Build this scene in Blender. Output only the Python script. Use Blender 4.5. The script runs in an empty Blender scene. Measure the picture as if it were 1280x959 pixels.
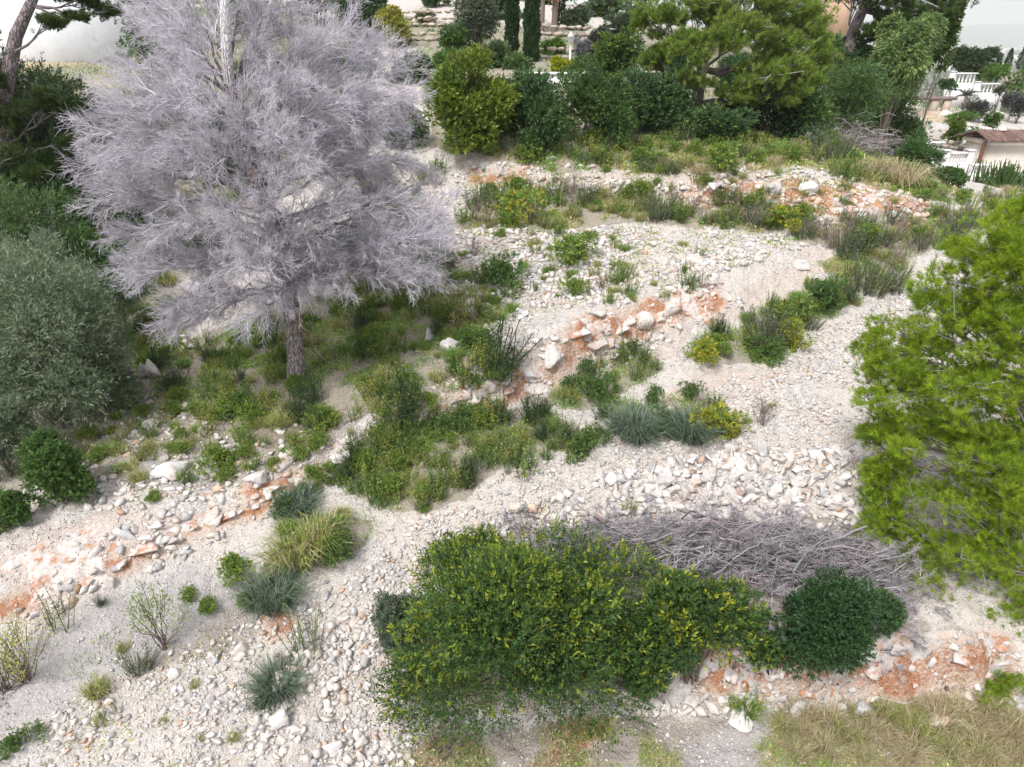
import bpy, math, random
import numpy as np
from mathutils import Vector, Euler, geometry
random.seed(7)
rng = np.random.default_rng(11)
S = bpy.context.scene
COL = S.collection
PITCH = math.radians(27.0); F = 853.33; CZ = 9.7
FW = np.array([0, math.cos(PITCH), -math.sin(PITCH)])
DN = np.array([0, -math.sin(PITCH), -math.cos(PITCH)])

# ------------------------------------------------------------------ photograph geometry (used to survey the site)
def ray(px, py):
    px = np.asarray(px, float); py = np.asarray(py, float)
    d = FW + ((px - 640) / F)[..., None] * np.array([1.0, 0, 0]) + ((py - 479.5) / F)[..., None] * DN
    return d
def at(px, py, Y):
    d = ray(px, py); return np.array([0, 0, CZ]) + d * (np.asarray(Y) / d[..., 1])[..., None]
def atz(px, py, z):
    d = ray(px, py); return np.array([0, 0, CZ]) + d * (np.asarray(z) / d[..., 2])[..., None]
def project(P):
    q = P - np.array([0, 0, CZ]); dep = q @ FW
    dep = np.where(dep < 0.05, 0.05, dep)
    return 640 + F * q[..., 0] / dep, 479.5 + F * (q @ DN) / dep, dep

# ------------------------------------------------------------------ noise
def _h(ix, iy, iz=0, seed=0):
    n = (ix.astype(np.int64) * 374761393 + iy.astype(np.int64) * 668265263 + np.asarray(iz).astype(np.int64) * 2147483647 + seed * 974634777)
    n = (n ^ (n >> 13)) * 1274126177
    n = n ^ (n >> 16)
    return (n & 0xffffff) / float(0xffffff)
def vnoise(x, y, seed=0):
    ix = np.floor(x); iy = np.floor(y); fx = x - ix; fy = y - iy
    fx = fx * fx * (3 - 2 * fx); fy = fy * fy * (3 - 2 * fy)
    a = _h(ix, iy, 0, seed); b = _h(ix + 1, iy, 0, seed); c = _h(ix, iy + 1, 0, seed); d = _h(ix + 1, iy + 1, 0, seed)
    return (a * (1 - fx) + b * fx) * (1 - fy) + (c * (1 - fx) + d * fx) * fy - 0.5
def fbm(x, y, o=4, seed=0):
    r = 0; a = 1.0
    for i in range(o):
        r = r + a * vnoise(x, y, seed + i * 17); x = x * 2.03; y = y * 2.03; a *= 0.5
    return r

# ------------------------------------------------------------------ object helpers
def link(o, parent=None):
    COL.objects.link(o)
    if parent is not None: o.parent = parent
    return o
def tag(o, label, cat, group=None, kind=None):
    if label: o['label'] = label
    if cat: o['category'] = cat
    if group: o['group'] = group
    if kind: o['kind'] = kind
    return o
def empty(name, loc, label, cat, group=None, rz=0):
    o = bpy.data.objects.new(name, None); o.empty_display_size = 0.2
    o.location = loc; o.rotation_euler = (0, 0, rz); link(o)
    return tag(o, label, cat, group)
def np_mesh(name, V, faces, mat, col=None, smooth=False):
    """V (n,3); faces: list of integer arrays (m,k)."""
    me = bpy.data.meshes.new(name)
    V = np.ascontiguousarray(V, dtype=np.float32)
    me.vertices.add(len(V)); me.vertices.foreach_set('co', V.ravel())
    faces = [np.asarray(f, dtype=np.int32) for f in faces if len(f)]
    loops = np.concatenate([f.ravel() for f in faces]); tot = np.concatenate([np.full(len(f), f.shape[1], np.int32) for f in faces])
    st = np.concatenate([[0], np.cumsum(tot)[:-1]]).astype(np.int32)
    me.loops.add(len(loops)); me.loops.foreach_set('vertex_index', loops)
    me.polygons.add(len(tot)); me.polygons.foreach_set('loop_start', st)
    try: me.polygons.foreach_set('loop_total', tot)
    except Exception: pass
    if smooth: me.polygons.foreach_set('use_smooth', np.ones(len(tot), bool))
    if col is not None:
        ca = me.color_attributes.new('Col', 'FLOAT_COLOR', 'POINT')
        c4 = np.ones((len(V), 4), np.float32); c4[:, :3] = col
        ca.data.foreach_set('color', c4.ravel())
    me.materials.append(mat); me.update(calc_edges=True)
    return me
def mobj(name, me, parent=None, loc=None):
    o = bpy.data.objects.new(name, me)
    if loc is not None: o.location = loc
    return link(o, parent)
class Geo:
    """gathers vertices, faces and colours for one mesh"""
    def __init__(s): s.V = []; s.Fq = []; s.Ft = []; s.C = []; s.n = 0
    def add(s, V, quads=None, tris=None, col=(1, 1, 1)):
        V = np.asarray(V, float).reshape(-1, 3)
        if quads is not None and len(quads): s.Fq.append(np.asarray(quads) + s.n)
        if tris is not None and len(tris): s.Ft.append(np.asarray(tris) + s.n)
        c = np.asarray(col, float)
        s.C.append(np.broadcast_to(c, (len(V), 3)) if c.ndim == 1 else c)
        s.V.append(V); s.n += len(V); return s
    def mesh(s, name, mat, smooth=False):
        f = []
        if s.Fq: f.append(np.concatenate(s.Fq))
        if s.Ft: f.append(np.concatenate(s.Ft))
        return np_mesh(name, np.concatenate(s.V), f, mat, np.concatenate(s.C), smooth)
    def obj(s, name, mat, parent=None, smooth=False, loc=None): return mobj(name, s.mesh(name, mat, smooth), parent, loc)
    def box(s, lo, hi, col=(1, 1, 1), bev=0.0):
        x0, y0, z0 = lo; x1, y1, z1 = hi
        V = [(x0, y0, z0), (x1, y0, z0), (x1, y1, z0), (x0, y1, z0), (x0, y0, z1), (x1, y0, z1), (x1, y1, z1), (x0, y1, z1)]
        return s.add(V, quads=[(3, 2, 1, 0), (4, 5, 6, 7), (0, 1, 5, 4), (1, 2, 6, 5), (2, 3, 7, 6), (3, 0, 4, 7)], col=col)
    def lathe(s, prof, seg=8, base=(0, 0, 0), col=(1, 1, 1)):
        a = np.linspace(0, 2 * np.pi, seg, endpoint=False); V = []
        for r, z in prof: V.append(np.stack([base[0] + r * np.cos(a), base[1] + r * np.sin(a), np.full(seg, base[2] + z)], 1))
        q = []
        for i in range(len(prof) - 1):
            for k in range(seg): q.append((i * seg + k, i * seg + (k + 1) % seg, (i + 1) * seg + (k + 1) % seg, (i + 1) * seg + k))
        return s.add(np.concatenate(V), quads=q, col=col)
def nrm(v): return v / np.maximum(np.linalg.norm(v, axis=-1, keepdims=True), 1e-9)
def perp(D):
    r = rng.normal(size=D.shape); return nrm(r - (r * D).sum(-1, keepdims=True) * D)
def tubes(G, P, R, sides=3, col=(1, 1, 1)):
    """P (N,K,3) polylines, R (N,K) radii, col (3) or (N,3)"""
    P = np.asarray(P, float); R = np.asarray(R, float); N, K, _ = P.shape
    T = nrm(np.gradient(P, axis=1)); ref = perp(nrm(P[:, -1] - P[:, 0]))[:, None, :]
    A = nrm(ref - (ref * T).sum(-1, keepdims=True) * T); B = np.cross(T, A)
    ang = np.arange(sides) * 2 * np.pi / sides
    V = P[:, :, None, :] + R[:, :, None, None] * (np.cos(ang)[None, None, :, None] * A[:, :, None, :] + np.sin(ang)[None, None, :, None] * B[:, :, None, :])
    idx = np.arange(N * K * sides).reshape(N, K, sides)
    q = np.stack([idx[:, :-1, :], np.roll(idx[:, :-1, :], -1, 2), np.roll(idx[:, 1:, :], -1, 2), idx[:, 1:, :]], -1).reshape(-1, 4)
    c = np.asarray(col, float)
    if c.ndim == 2: c = np.repeat(c, K * sides, 0)
    G.add(V.reshape(-1, 3), quads=q, col=c)
def leaves(G, P, D, L, W, col, fold=0.15):
    n = len(P); Sd = perp(D); Nn = np.cross(D, Sd)
    L = np.broadcast_to(np.asarray(L, float), (n,))[:, None]; W = np.broadcast_to(np.asarray(W, float), (n,))[:, None]
    m = P + D * L * 0.45 + Nn * W * fold
    V = np.stack([P, m + Sd * W * .5, P + D * L, m - Sd * W * .5], 1).reshape(-1, 3)
    G.add(V, quads=np.arange(n * 4).reshape(-1, 4), col=np.repeat(np.broadcast_to(col, (n, 3)), 4, 0))
def blades(G, P, D, L, W, col, bend=0.4, K=3):
    """arching grass blades or needles: K=1 makes a plain sliver"""
    n = len(P); Sd = perp(D)
    L = np.broadcast_to(np.asarray(L, float), (n,))[:, None]; W = np.broadcast_to(np.asarray(W, float), (n,))[:, None]
    c = np.broadcast_to(col, (n, 3))
    if K == 1:
        V = np.stack([P - Sd * W * .5, P + Sd * W * .5, P + D * L], 1).reshape(-1, 3)
        G.add(V, tris=np.arange(n * 3).reshape(-1, 3), col=np.repeat(c, 3, 0)); return
    b = np.broadcast_to(np.asarray(bend, float), (n,))[:, None]
    H = D.copy(); H[:, 2] = 0; H = nrm(H + 1e-4)
    m = P + D * L * .55; t = P + D * L * (1 - .25 * b) + H * L * b * .35 - np.array([0, 0, 1.]) * L * b * .45
    V = np.stack([P - Sd * W * .5, P + Sd * W * .5, m - Sd * W * .4, m + Sd * W * .4, t], 1).reshape(-1, 3)
    i = np.arange(n)[:, None] * 5
    G.add(V, quads=i + np.array([[0, 1, 3, 2]]), tris=i + np.array([[2, 3, 4]]), col=np.repeat(c, 5, 0))
def rdir(n, up=0.0): return nrm(rng.normal(size=(n, 3)) + np.array([0, 0, up]))
def vary(c, n, v=0.2, h=0.08):
    c = np.asarray(c, float); c = np.broadcast_to(c, (n, 3))
    return np.clip(c * (1 + rng.normal(0, v, (n, 1))) * (1 + rng.normal(0, h, (n, 3))), 0.004, 0.9)

# ------------------------------------------------------------------ materials
def new_mat(name):
    m = bpy.data.materials.new(name); m.use_nodes = True; nt = m.node_tree
    b = nt.nodes['Principled BSDF']; return m, nt, b
def N(nt, t, **kw):
    n = nt.nodes.new(t)
    for k, v in kw.items(): setattr(n, k, v)
    return n
def mixc(nt, fac, a, b, mode='MIX'):
    n = N(nt, 'ShaderNodeMix', data_type='RGBA', blend_type=mode)
    for s, v in ((n.inputs[0], fac), (n.inputs[6], a), (n.inputs[7], b)):
        if hasattr(v, 'node'): nt.links.new(v, s)
        elif isinstance(v, (int, float)): s.default_value = v
        else: s.default_value = (*v, 1)
    return n.outputs[2]
def mth(nt, op, a, b=0.0, c=0.0, clamp=False):
    n = N(nt, 'ShaderNodeMath', operation=op, use_clamp=clamp)
    for s, v in zip(n.inputs, (a, b, c)):
        if hasattr(v, 'node'): nt.links.new(v, s)
        else: s.default_value = v
    return n.outputs[0]
def ramp(nt, x, stops):
    n = N(nt, 'ShaderNodeValToRGB'); e = n.color_ramp.elements
    while len(e) < len(stops): e.new(0.5)
    for el, (p, c) in zip(e, stops):
        el.position = p; el.color = (*c, 1) if len(c) == 3 else c
    nt.links.new(x, n.inputs[0]); return n.outputs[0]
def noise(nt, sc, det=3, co=None, rough=.55):
    n = N(nt, 'ShaderNodeTexNoise'); n.inputs['Scale'].default_value = sc; n.inputs['Detail'].default_value = det; n.inputs['Roughness'].default_value = rough
    if co is not None: nt.links.new(co, n.inputs['Vector'])
    return n.outputs[0]
def sstep(nt, x, lo, hi):
    n = N(nt, 'ShaderNodeMapRange', interpolation_type='SMOOTHSTEP'); nt.links.new(x, n.inputs[0])
    n.inputs[1].default_value = lo; n.inputs[2].default_value = hi; return n.outputs[0]
def bump(nt, b, h, strength=.5, dist=.02):
    n = N(nt, 'ShaderNodeBump'); n.inputs['Strength'].default_value = strength; n.inputs['Distance'].default_value = dist
    nt.links.new(h, n.inputs['Height']); nt.links.new(n.outputs[0], b.inputs['Normal'])
def attr_mat(name, rough=.6, spec=.3, transl=0.0, nscale=0, namt=.3):
    m, nt, b = new_mat(name)
    a = N(nt, 'ShaderNodeAttribute', attribute_name='Col').outputs[0]
    if nscale:
        tc = N(nt, 'ShaderNodeTexCoord').outputs['Object']
        f = noise(nt, nscale, 4, tc)
        a = mixc(nt, 1.0, a, ramp(nt, f, [(0.3, (1 - namt,) * 3), (0.7, (1 + namt * .4,) * 3)]), 'MULTIPLY')
        bump(nt, b, f, .6, .03)
    nt.links.new(a, b.inputs['Base Color']); b.inputs['Roughness'].default_value = rough
    b.inputs['Specular IOR Level'].default_value = spec
    if transl:
        t = N(nt, 'ShaderNodeBsdfTranslucent'); mx = N(nt, 'ShaderNodeMixShader'); mx.inputs[0].default_value = transl
        nt.links.new(a, t.inputs[0]); nt.links.new(b.outputs[0], mx.inputs[1]); nt.links.new(t.outputs[0], mx.inputs[2])
        nt.links.new(mx.outputs[0], nt.nodes['Material Output'].inputs[0])
    return m
M_LEAF = attr_mat('leaf', .5, .35, .32)
M_NEEDLE = attr_mat('needle', .6, .25, .32)
M_GRASS = attr_mat('grass_blade', .6, .25, .36)
M_TWIG = attr_mat('dead_twig', .9, .1)
M_PLAIN = attr_mat('painted_stone', .8, .2, 0, 3.0, .18)
M_WHITE = attr_mat('white_render', .75, .25, 0, 1.5, .1)
def bark_mat(name, c1, c2, sc=6, c3=None, crk=.55):
    m, nt, b = new_mat(name); tc = N(nt, 'ShaderNodeTexCoord').outputs['Object']
    mp = N(nt, 'ShaderNodeMapping'); mp.inputs['Scale'].default_value = (1, 1, .3); nt.links.new(tc, mp.inputs[0])
    f = noise(nt, sc, 6, mp.outputs[0], .7)
    v = N(nt, 'ShaderNodeTexVoronoi', feature='DISTANCE_TO_EDGE'); v.inputs['Scale'].default_value = sc * 3.6; nt.links.new(mp.outputs[0], v.inputs['Vector'])
    nt.links.new(mixc(nt, .16, mp.outputs[0], noise(nt, 3, 4, tc)), v.inputs['Vector']); e = sstep(nt, v.outputs[0], 0.0, .16)
    c = mixc(nt, f, c1, c2); c = mixc(nt, e, tuple(x * crk for x in c1), c)
    if c3: c = mixc(nt, sstep(nt, noise(nt, 1.7, 3, tc), .56, .66), c, c3)
    nt.links.new(c, b.inputs['Base Color']); b.inputs['Roughness'].default_value = .9; b.inputs['Specular IOR Level'].default_value = .15
    bump(nt, b, mth(nt, 'ADD', mth(nt, 'MULTIPLY', e, .6), f), .9, .05); return m
M_BARK = bark_mat('pine_bark', (.20, .16, .16), (.40, .35, .36), 5)
M_DEADBARK = bark_mat('dead_pine_bark', (.24, .20, .19), (.46, .42, .42), 6, (.36, .20, .13))
M_SNAG = bark_mat('bleached_wood', (.64, .62, .63), (.84, .83, .84), 7, None, .92)
M_LIMB = bark_mat('grey_limb', (.24, .22, .24), (.42, .39, .42), 10)
# limestone: objects vary by Object Info random
def stone_mat(name, use_attr):
    m, nt, b = new_mat(name); tc = N(nt, 'ShaderNodeTexCoord').outputs['Object']
    geo = N(nt, 'ShaderNodeNewGeometry').outputs['Position']
    if use_attr: base = N(nt, 'ShaderNodeAttribute', attribute_name='Col').outputs[0]
    else:
        r = N(nt, 'ShaderNodeObjectInfo').outputs['Random']
        base = ramp(nt, r, [(0, (.56, .53, .52)), (.3, (.65, .615, .60)), (.55, (.60, .55, .515)), (.8, (.45, .445, .455)), (1, (.64, .58, .535))])
    f = noise(nt, 9, 5, geo, .65); g = noise(nt, 2.3, 3, geo)
    c = mixc(nt, 1.0, base, ramp(nt, f, [(.3, (.72, .72, .73)), (.62, (1.08, 1.07, 1.05))]), 'MULTIPLY')
    c = mixc(nt, sstep(nt, g, .60, .72), c, mixc(nt, .55, base, (.42, .22, .12)))
    nt.links.new(c, b.inputs['Base Color']); b.inputs['Roughness'].default_value = .88; b.inputs['Specular IOR Level'].default_value = .2
    bump(nt, b, f, .5, .03); return m
M_STONE = stone_mat('limestone', False); M_RUBBLE = stone_mat('limestone_rubble', True)

# ------------------------------------------------------------------ terrain: surveyed break lines (px, py, height below the drone) or (px, py, 'Y', distance)
ROWS = [
 [(-250,959,-8.9),(0,959,-9.0),(160,959,-9.1),(320,959,-9.3),(480,959,-9.6),(640,959,-9.7),(800,959,-9.7),(960,959,-9.7),(1120,959,-9.7),(1280,959,-9.7),(1500,959,-9.7)],
 [(470,915,-9.5),(560,905,-9.6),(640,897,-9.62),(800,892,-9.6),(900,884,-9.6),(1000,880,-9.6),(1120,874,-9.6),(1240,870,-9.6),(1500,870,-9.6)],
 [(500,880,-9.3),(560,862,-9.15),(650,835,-8.9),(800,815,-8.75),(900,800,-8.6),(1000,803,-8.6),(1120,795,-8.55),(1240,800,-8.6),(1500,790,-8.5)],
 [(-250,900,-8.8),(0,900,-8.9),(160,900,-9.0),(320,900,-9.15),(420,900,-9.3)],
 [(160,800,-8.75),(320,800,-8.85),(430,800,-8.95),(540,770,-8.8),(680,745,-8.6),(800,735,-8.5),(960,735,-8.45),(1120,735,-8.4),(1500,735,-8.4)],
 [(250,750,-8.55),(360,745,-8.6),(470,725,-8.62),(560,690,-8.5),(680,672,-8.35),(800,665,-8.25),(960,665,-8.2),(1100,690,-8.2),(1280,700,-8.2),(1500,700,-8.2)],
 [(540,660,-8.25),(610,640,-8.0),(700,610,-7.75),(800,590,-7.6),(950,580,-7.5),(1080,590,-7.4),(1280,600,-7.3),(1500,600,-7.2)],
 [(350,700,-8.38),(450,640,-8.12),(560,620,-7.95),(650,575,-7.65),(760,540,-7.4),(900,475,-6.98),(980,440,-6.75),(1060,390,-6.35),(1130,360,-6.1),(1210,310,-5.6),(1280,300,-5.5),(1500,300,-5.3)],
 [(-150,850,-8.7),(0,800,-8.6),(100,742,-8.4),(200,700,-8.3),(300,652,-8.1),(400,612,-7.95),(470,575,-7.75),(560,530,-7.5),(640,500,-7.25),(700,488,-7.15),(780,455,-6.85),(880,415,-6.45),(960,370,-6.05),(1030,320,-5.62)],
 [(-150,740,-8.1),(0,705,-7.95),(100,655,-7.8),(200,638,-7.82),(300,603,-7.65),(400,566,-7.45),(470,525,-7.1),(540,485,-6.8),(620,452,-6.4),(700,410,-5.95),(800,375,-5.75),(880,350,-5.6),(960,318,-5.4),(1030,295,-5.25)],
 [(-200,580,-7.6),(0,560,-7.6),(100,520,-7.65),(200,500,-7.5),(300,490,-7.4),(370,475,-7.3),(450,450,-7.0),(540,425,-6.6),(620,395,-6.2),(700,375,-5.9)],
 [(-200,450,-7.6),(0,450,-7.6),(150,420,-7.3),(300,400,-7.0),(450,380,-6.5),(560,335,-5.9),(700,330,-5.6),(850,320,-5.48)],
 [(-300,330,-6.6),(0,330,-6.5),(150,310,-6.0),(300,300,-5.7),(450,290,-5.5),(600,285,-5.3),(750,285,-5.25),(900,287,-5.2),(1050,287,-5.12),(1200,295,-5.3)],
 [(450,250,-4.9),(560,252,-4.92),(640,250,-4.9),(700,258,-5.0),(850,262,-5.0),(1000,275,-5.05),(1150,283,-5.1)],
 [(450,215,-4.2),(560,207,-4.05),(640,218,-4.2),(700,232,-4.45),(800,230,-4.35),(870,222,-4.1),(1000,218,-4.0),(1080,230,-4.25),(1150,258,-4.75),(1200,268,-5.05)],
 [(-400,200,-4.0),(0,200,-4.0),(150,200,-3.9),(300,200,-3.8),(450,190,-3.7),(650,190,-3.6),(900,185,-3.6),(1050,192,-3.95),(1130,217,-4.6),(1230,252,-5.3),(1500,262,-5.8)],
 [(-400,120,-2.4),(0,120,-2.4),(300,120,-2.3),(600,120,-2.2),(700,108,-1.9),(870,140,-2.8),(1020,160,-3.7)],
 [(1120,205,'Y',31),(1160,240,'Y',34),(1200,248,'Y',35.5),(1280,252,'Y',35.5),(1500,260,'Y',35.5)],
 [(1130,185,'Y',40.5),(1200,195,'Y',41.5),(1280,200,'Y',41.5),(1500,200,'Y',41.5)],
 [(1130,150,'Y',52),(1200,155,'Y',52),(1280,155,'Y',52),(1500,155,'Y',52)],
 [(1130,130,'Y',60),(1200,136,'Y',60),(1280,138,'Y',60),(1500,140,'Y',62)],
 [(-400,90,'Y',40),(0,92,'Y',40),(300,88,'Y',38),(560,80,'Y',37),(640,76,'Y',37.5),(760,72,'Y',40),(900,100,'Y',40),(1000,120,'Y',42)],
 [(400,50,'Y',44),(560,36,'Y',45.2),(640,48,'Y',43.5),(760,48,'Y',43.9),(900,70,'Y',50)],
 [(400,40,'Y',44.6),(560,22,'Y',45.8),(640,38,'Y',44.1),(760,38,'Y',44.5)],
 [(300,15,'Y',52),(560,2,'Y',52),(640,5,'Y',52),(760,10,'Y',52),(900,40,'Y',56)],
]
pts = []
for r in ROWS:
    Q = [at(a[0], a[1], a[3]) if a[2] == 'Y' else atz(a[0], a[1], a[2]) for a in r]
    for a, b in zip(Q[:-1], Q[1:]):
        k = max(1, int(np.linalg.norm(b - a) / (.3 if a[1] < 26 else .9)))
        for i in range(k): pts.append(a + (b - a) * i / k)
    pts.append(Q[-1])
for x, y, z in [(-60,-40,-.5),(0,-40,-1),(60,-40,-1.5),(-30,0,.6),(-14,2,.5),(0,0,-.1),(0,3,0),(14,2,-.1),(30,0,-.3),(-60,20,3),(60,20,1),
                (-60,45,8),(-30,45,9),(-60,70,13),(-25,70,13),(0,70,12.5),(15,72,11),(24,75,4),(32,75,1.5),(60,70,-3),(60,40,.5),(-60,110,16),(0,110,14),(25,110,4),(45,110,-4),(80,110,-8),
                (-400,300,60),(-100,300,40),(0,300,25),(100,300,-30),(300,300,-45),(-900,1000,160),(-200,1000,60),(100,900,0),(260,1000,-70),(800,1000,-75),
                (-3000,3000,150),(300,2000,-78),(1200,2000,-78),(3000,2500,-78),(0,5000,-80),(-9000,12000,-80),(0,12000,-80),(6000,12000,-80),(12000,12000,-80),(12000,0,-60),(-9000,0,60),(-9000,-400,0),(12000,-400,-20),(0,-400,-6)]:
    pts.append(np.array([x, y, z]))
pts = np.array(pts)
res = geometry.delaunay_2d_cdt([Vector((p[0], p[1])) for p in pts], [], [], 0, 1e-4)
tv = np.array([(v.x, v.y) for v in res[0]]); tz = np.array([pts[o[0]][2] if len(o) else 0 for o in res[3]])
tris = np.array([f for f in res[2] if len(f) == 3])
def axis(lo, hi, step, far_lo, far_hi, g=1.22):
    a = list(np.arange(lo, hi + 1e-6, step)); s = step
    while a[-1] < far_hi: s *= g; a.append(a[-1] + s)
    s = step; b = []
    x = lo
    while x > far_lo: s *= g; x -= s; b.append(x)
    return np.array(b[::-1] + a)
GX = axis(-9.5, 13.5, .065, -8500, 11000, 1.2)
GY = np.concatenate([axis(5.0, 24, .06, -300, 24, 1.25)[:-1] if False else axis(5.0, 24, .06, -300, 23.9, 1.25), 24.15 + np.cumsum(.06 * 1.035 ** np.arange(1, 125))])
GY = np.concatenate([GY, GY[-1] + np.cumsum(4 * 1.22 ** np.arange(1, 40))]); GY = GY[GY < 11500]
nx, ny = len(GX), len(GY)
GZ = np.full((ny, nx), np.nan)
for t in tris:
    p = tv[t]; z = tz[t]
    i0, i1 = np.searchsorted(GX, [p[:, 0].min() - 1e-6, p[:, 0].max() + 1e-6]); j0, j1 = np.searchsorted(GY, [p[:, 1].min() - 1e-6, p[:, 1].max() + 1e-6])
    if i1 <= i0 or j1 <= j0: continue
    X, Y = np.meshgrid(GX[i0:i1], GY[j0:j1])
    d = (p[1, 1] - p[2, 1]) * (p[0, 0] - p[2, 0]) + (p[2, 0] - p[1, 0]) * (p[0, 1] - p[2, 1])
    if abs(d) < 1e-9: continue
    a = ((p[1, 1] - p[2, 1]) * (X - p[2, 0]) + (p[2, 0] - p[1, 0]) * (Y - p[2, 1])) / d
    b = ((p[2, 1] - p[0, 1]) * (X - p[2, 0]) + (p[0, 0] - p[2, 0]) * (Y - p[2, 1])) / d
    c = 1 - a - b; k = (a >= -1e-5) & (b >= -1e-5) & (c >= -1e-5)
    GZ[j0:j1, i0:i1][k] = (a * z[0] + b * z[1] + c * z[2])[k]
for _ in range(60):
    bad = np.isnan(GZ)
    if not bad.any(): break
    Zp = np.pad(GZ, 1, constant_values=np.nan)
    st = np.stack([Zp[1:-1, :-2], Zp[1:-1, 2:], Zp[:-2, 1:-1], Zp[2:, 1:-1]])
    cnt = (~np.isnan(st)).sum(0); m = np.where(cnt > 0, np.nansum(st, 0) / np.maximum(cnt, 1), np.nan)
    GZ = np.where(bad, m, GZ)
GZ = np.nan_to_num(GZ, nan=0.0)
for _ in range(7):
    Zp = np.pad(GZ, 1, mode='edge'); GZ = GZ * .4 + .15 * (Zp[1:-1, :-2] + Zp[1:-1, 2:] + Zp[:-2, 1:-1] + Zp[2:, 1:-1])
XX, YY = np.meshgrid(GX, GY)
gy, gx = np.gradient(GZ); gx /= np.gradient(GX)[None, :]; gy /= np.gradient(GY)[:, None]
SLOPE = np.hypot(gx, gy)
near = np.clip((70 - YY) / 30, 0, 1) * np.clip((40 - np.abs(XX)) / 10, 0, 1)
steep = np.clip((SLOPE - .55) / .7, 0, 1) * near
rough = fbm(XX * .9, YY * .9, 4, 3) * .17 + np.abs(fbm(XX * 3.2, YY * 3.2, 3, 9)) * .13 + np.abs(fbm(XX * 7.5, YY * 7.5, 2, 12)) * .06
# broken ledges on the cut banks: terraced strata plus angular blocks
blk = np.abs(fbm(XX * 2.6 + YY * .6, YY * 2.6, 3, 21)) * .5 + np.round((fbm(XX * 1.5, YY * 3.2, 3, 33) + .5) * 6) / 6 * .30
GZ = GZ + near * rough + steep * (blk - .25) * .95
gx = None
def ground(x, y):
    x = np.asarray(x, float); y = np.asarray(y, float)
    i = np.clip(np.searchsorted(GX, x) - 1, 0, nx - 2); j = np.clip(np.searchsorted(GY, y) - 1, 0, ny - 2)
    u = np.clip((x - GX[i]) / (GX[i + 1] - GX[i]), 0, 1); v = np.clip((y - GY[j]) / (GY[j + 1] - GY[j]), 0, 1)
    return (GZ[j, i] * (1 - u) + GZ[j, i + 1] * u) * (1 - v) + (GZ[j + 1, i] * (1 - u) + GZ[j + 1, i + 1] * u) * v
def hit(px, py, tmax=75.):
    """where the sight line through a pixel meets the hillside"""
    px = np.atleast_1d(np.asarray(px, float)); py = np.atleast_1d(np.asarray(py, float))
    d = ray(px, py); d = d / np.linalg.norm(d, axis=-1, keepdims=True)
    ts = 5 * 1.0035 ** np.arange(0, int(math.log(tmax / 5) / math.log(1.0035)))
    out = np.zeros((len(px), 3))
    for s in range(0, len(px), 400):
        dd = d[s:s + 400]; P = np.array([0, 0, CZ]) + dd[:, None, :] * ts[None, :, None]
        below = P[..., 2] < ground(P[..., 0], P[..., 1])
        k = np.where(below.any(1), below.argmax(1), len(ts) - 1)
        out[s:s + 400] = P[np.arange(len(dd)), k]
    out[:, 2] = ground(out[:, 0], out[:, 1]); return out
def gp(px, py): return hit([px], [py])[0]
def inpoly(px, py, poly):
    r = np.zeros(np.shape(px), bool); n = len(poly)
    for i in range(n):
        x0, y0 = poly[i]; x1, y1 = poly[(i + 1) % n]
        if y0 == y1: continue
        k = ((y0 > py) != (y1 > py)) & (px < (x1 - x0) * (py - y0) / (y1 - y0) + x0); r ^= k
    return r
VP = np.stack([XX, YY, GZ], -1).reshape(-1, 3)
PX, PY, DEP = project(VP)
PX = PX.reshape(ny, nx); PY = PY.reshape(ny, nx); DEP = DEP.reshape(ny, nx)
VIS = near > 0
wx = fbm(XX * 1.1, YY * 1.1, 4, 51); wy = fbm(XX * 1.1, YY * 1.1, 4, 77)
WS = np.clip(400 / np.maximum(DEP, 3), 4, 60)
def mask(polys, soft=2):
    m = np.zeros((ny, nx))
    for p in polys: m = np.maximum(m, inpoly(PX + wx * WS, PY + wy * WS * .6, p) & VIS)
    for _ in range(soft):
        Zp = np.pad(m, 1); m = (m * 2 + Zp[1:-1, :-2] + Zp[1:-1, 2:] + Zp[:-2, 1:-1] + Zp[2:, 1:-1]) / 6
    return m
VEG = {
 'strip': [(420,605),(470,540),(560,522),(640,512),(690,500),(705,530),(760,560),(720,572),(640,575),(600,612),(540,642),(480,640)],
 'tree': [(150,450),(300,405),(440,365),(545,375),(600,420),(640,470),(540,492),(520,520),(440,520),(410,545),(330,560),(270,520),(200,500)],
 'blue': [(750,522),(770,500),(900,500),(908,545),(870,548),(780,542)],
 'mid': [(690,505),(720,470),(790,440),(830,455),(790,490),(720,512)],
 'dense': [(860,452),(880,422),(960,390),(1000,358),(1050,352),(1075,380),(1020,402),(1000,430),(950,450),(870,456)],
 'ridge': [(1020,332),(1060,310),(1130,320),(1140,350),(1090,366),(1040,350)],
 'long': [(575,290),(580,255),(640,232),(700,245),(800,243),(830,262),(900,250),(960,258),(1010,280),(940,292),(860,280),(760,275),(700,292),(640,290)],
 'right': [(1000,285),(1150,272),(1215,258),(1215,302),(1150,322),(1050,315),(990,300)],
 'top': [(600,192),(700,180),(850,165),(1000,178),(1080,188),(1160,228),(1195,252),(1100,240),(1000,208),(900,214),(850,220),(760,212),(690,214)],
 'left': [(330,720),(345,650),(400,640),(450,640),(430,700),(380,720)],
 'bottom': [(500,975),(560,918),(700,905),(850,898),(930,886),(1290,880),(1290,975)],
 'shade': [(-300,700),(-300,260),(130,270),(190,420),(170,500),(90,540),(40,600),(20,640)],
 'hedge': [(-500,270),(-500,60),(520,60),(540,190),(700,185),(860,160),(1000,170),(1100,185),(1150,190),(1090,60),(-500,-40)],
}
VEG['nook'] = [(85,300),(200,300),(240,400),(170,440),(110,380)]
VEG['behind'] = [(-400,330),(-400,60),(430,50),(450,200),(300,270),(150,320),(60,340)]
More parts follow.
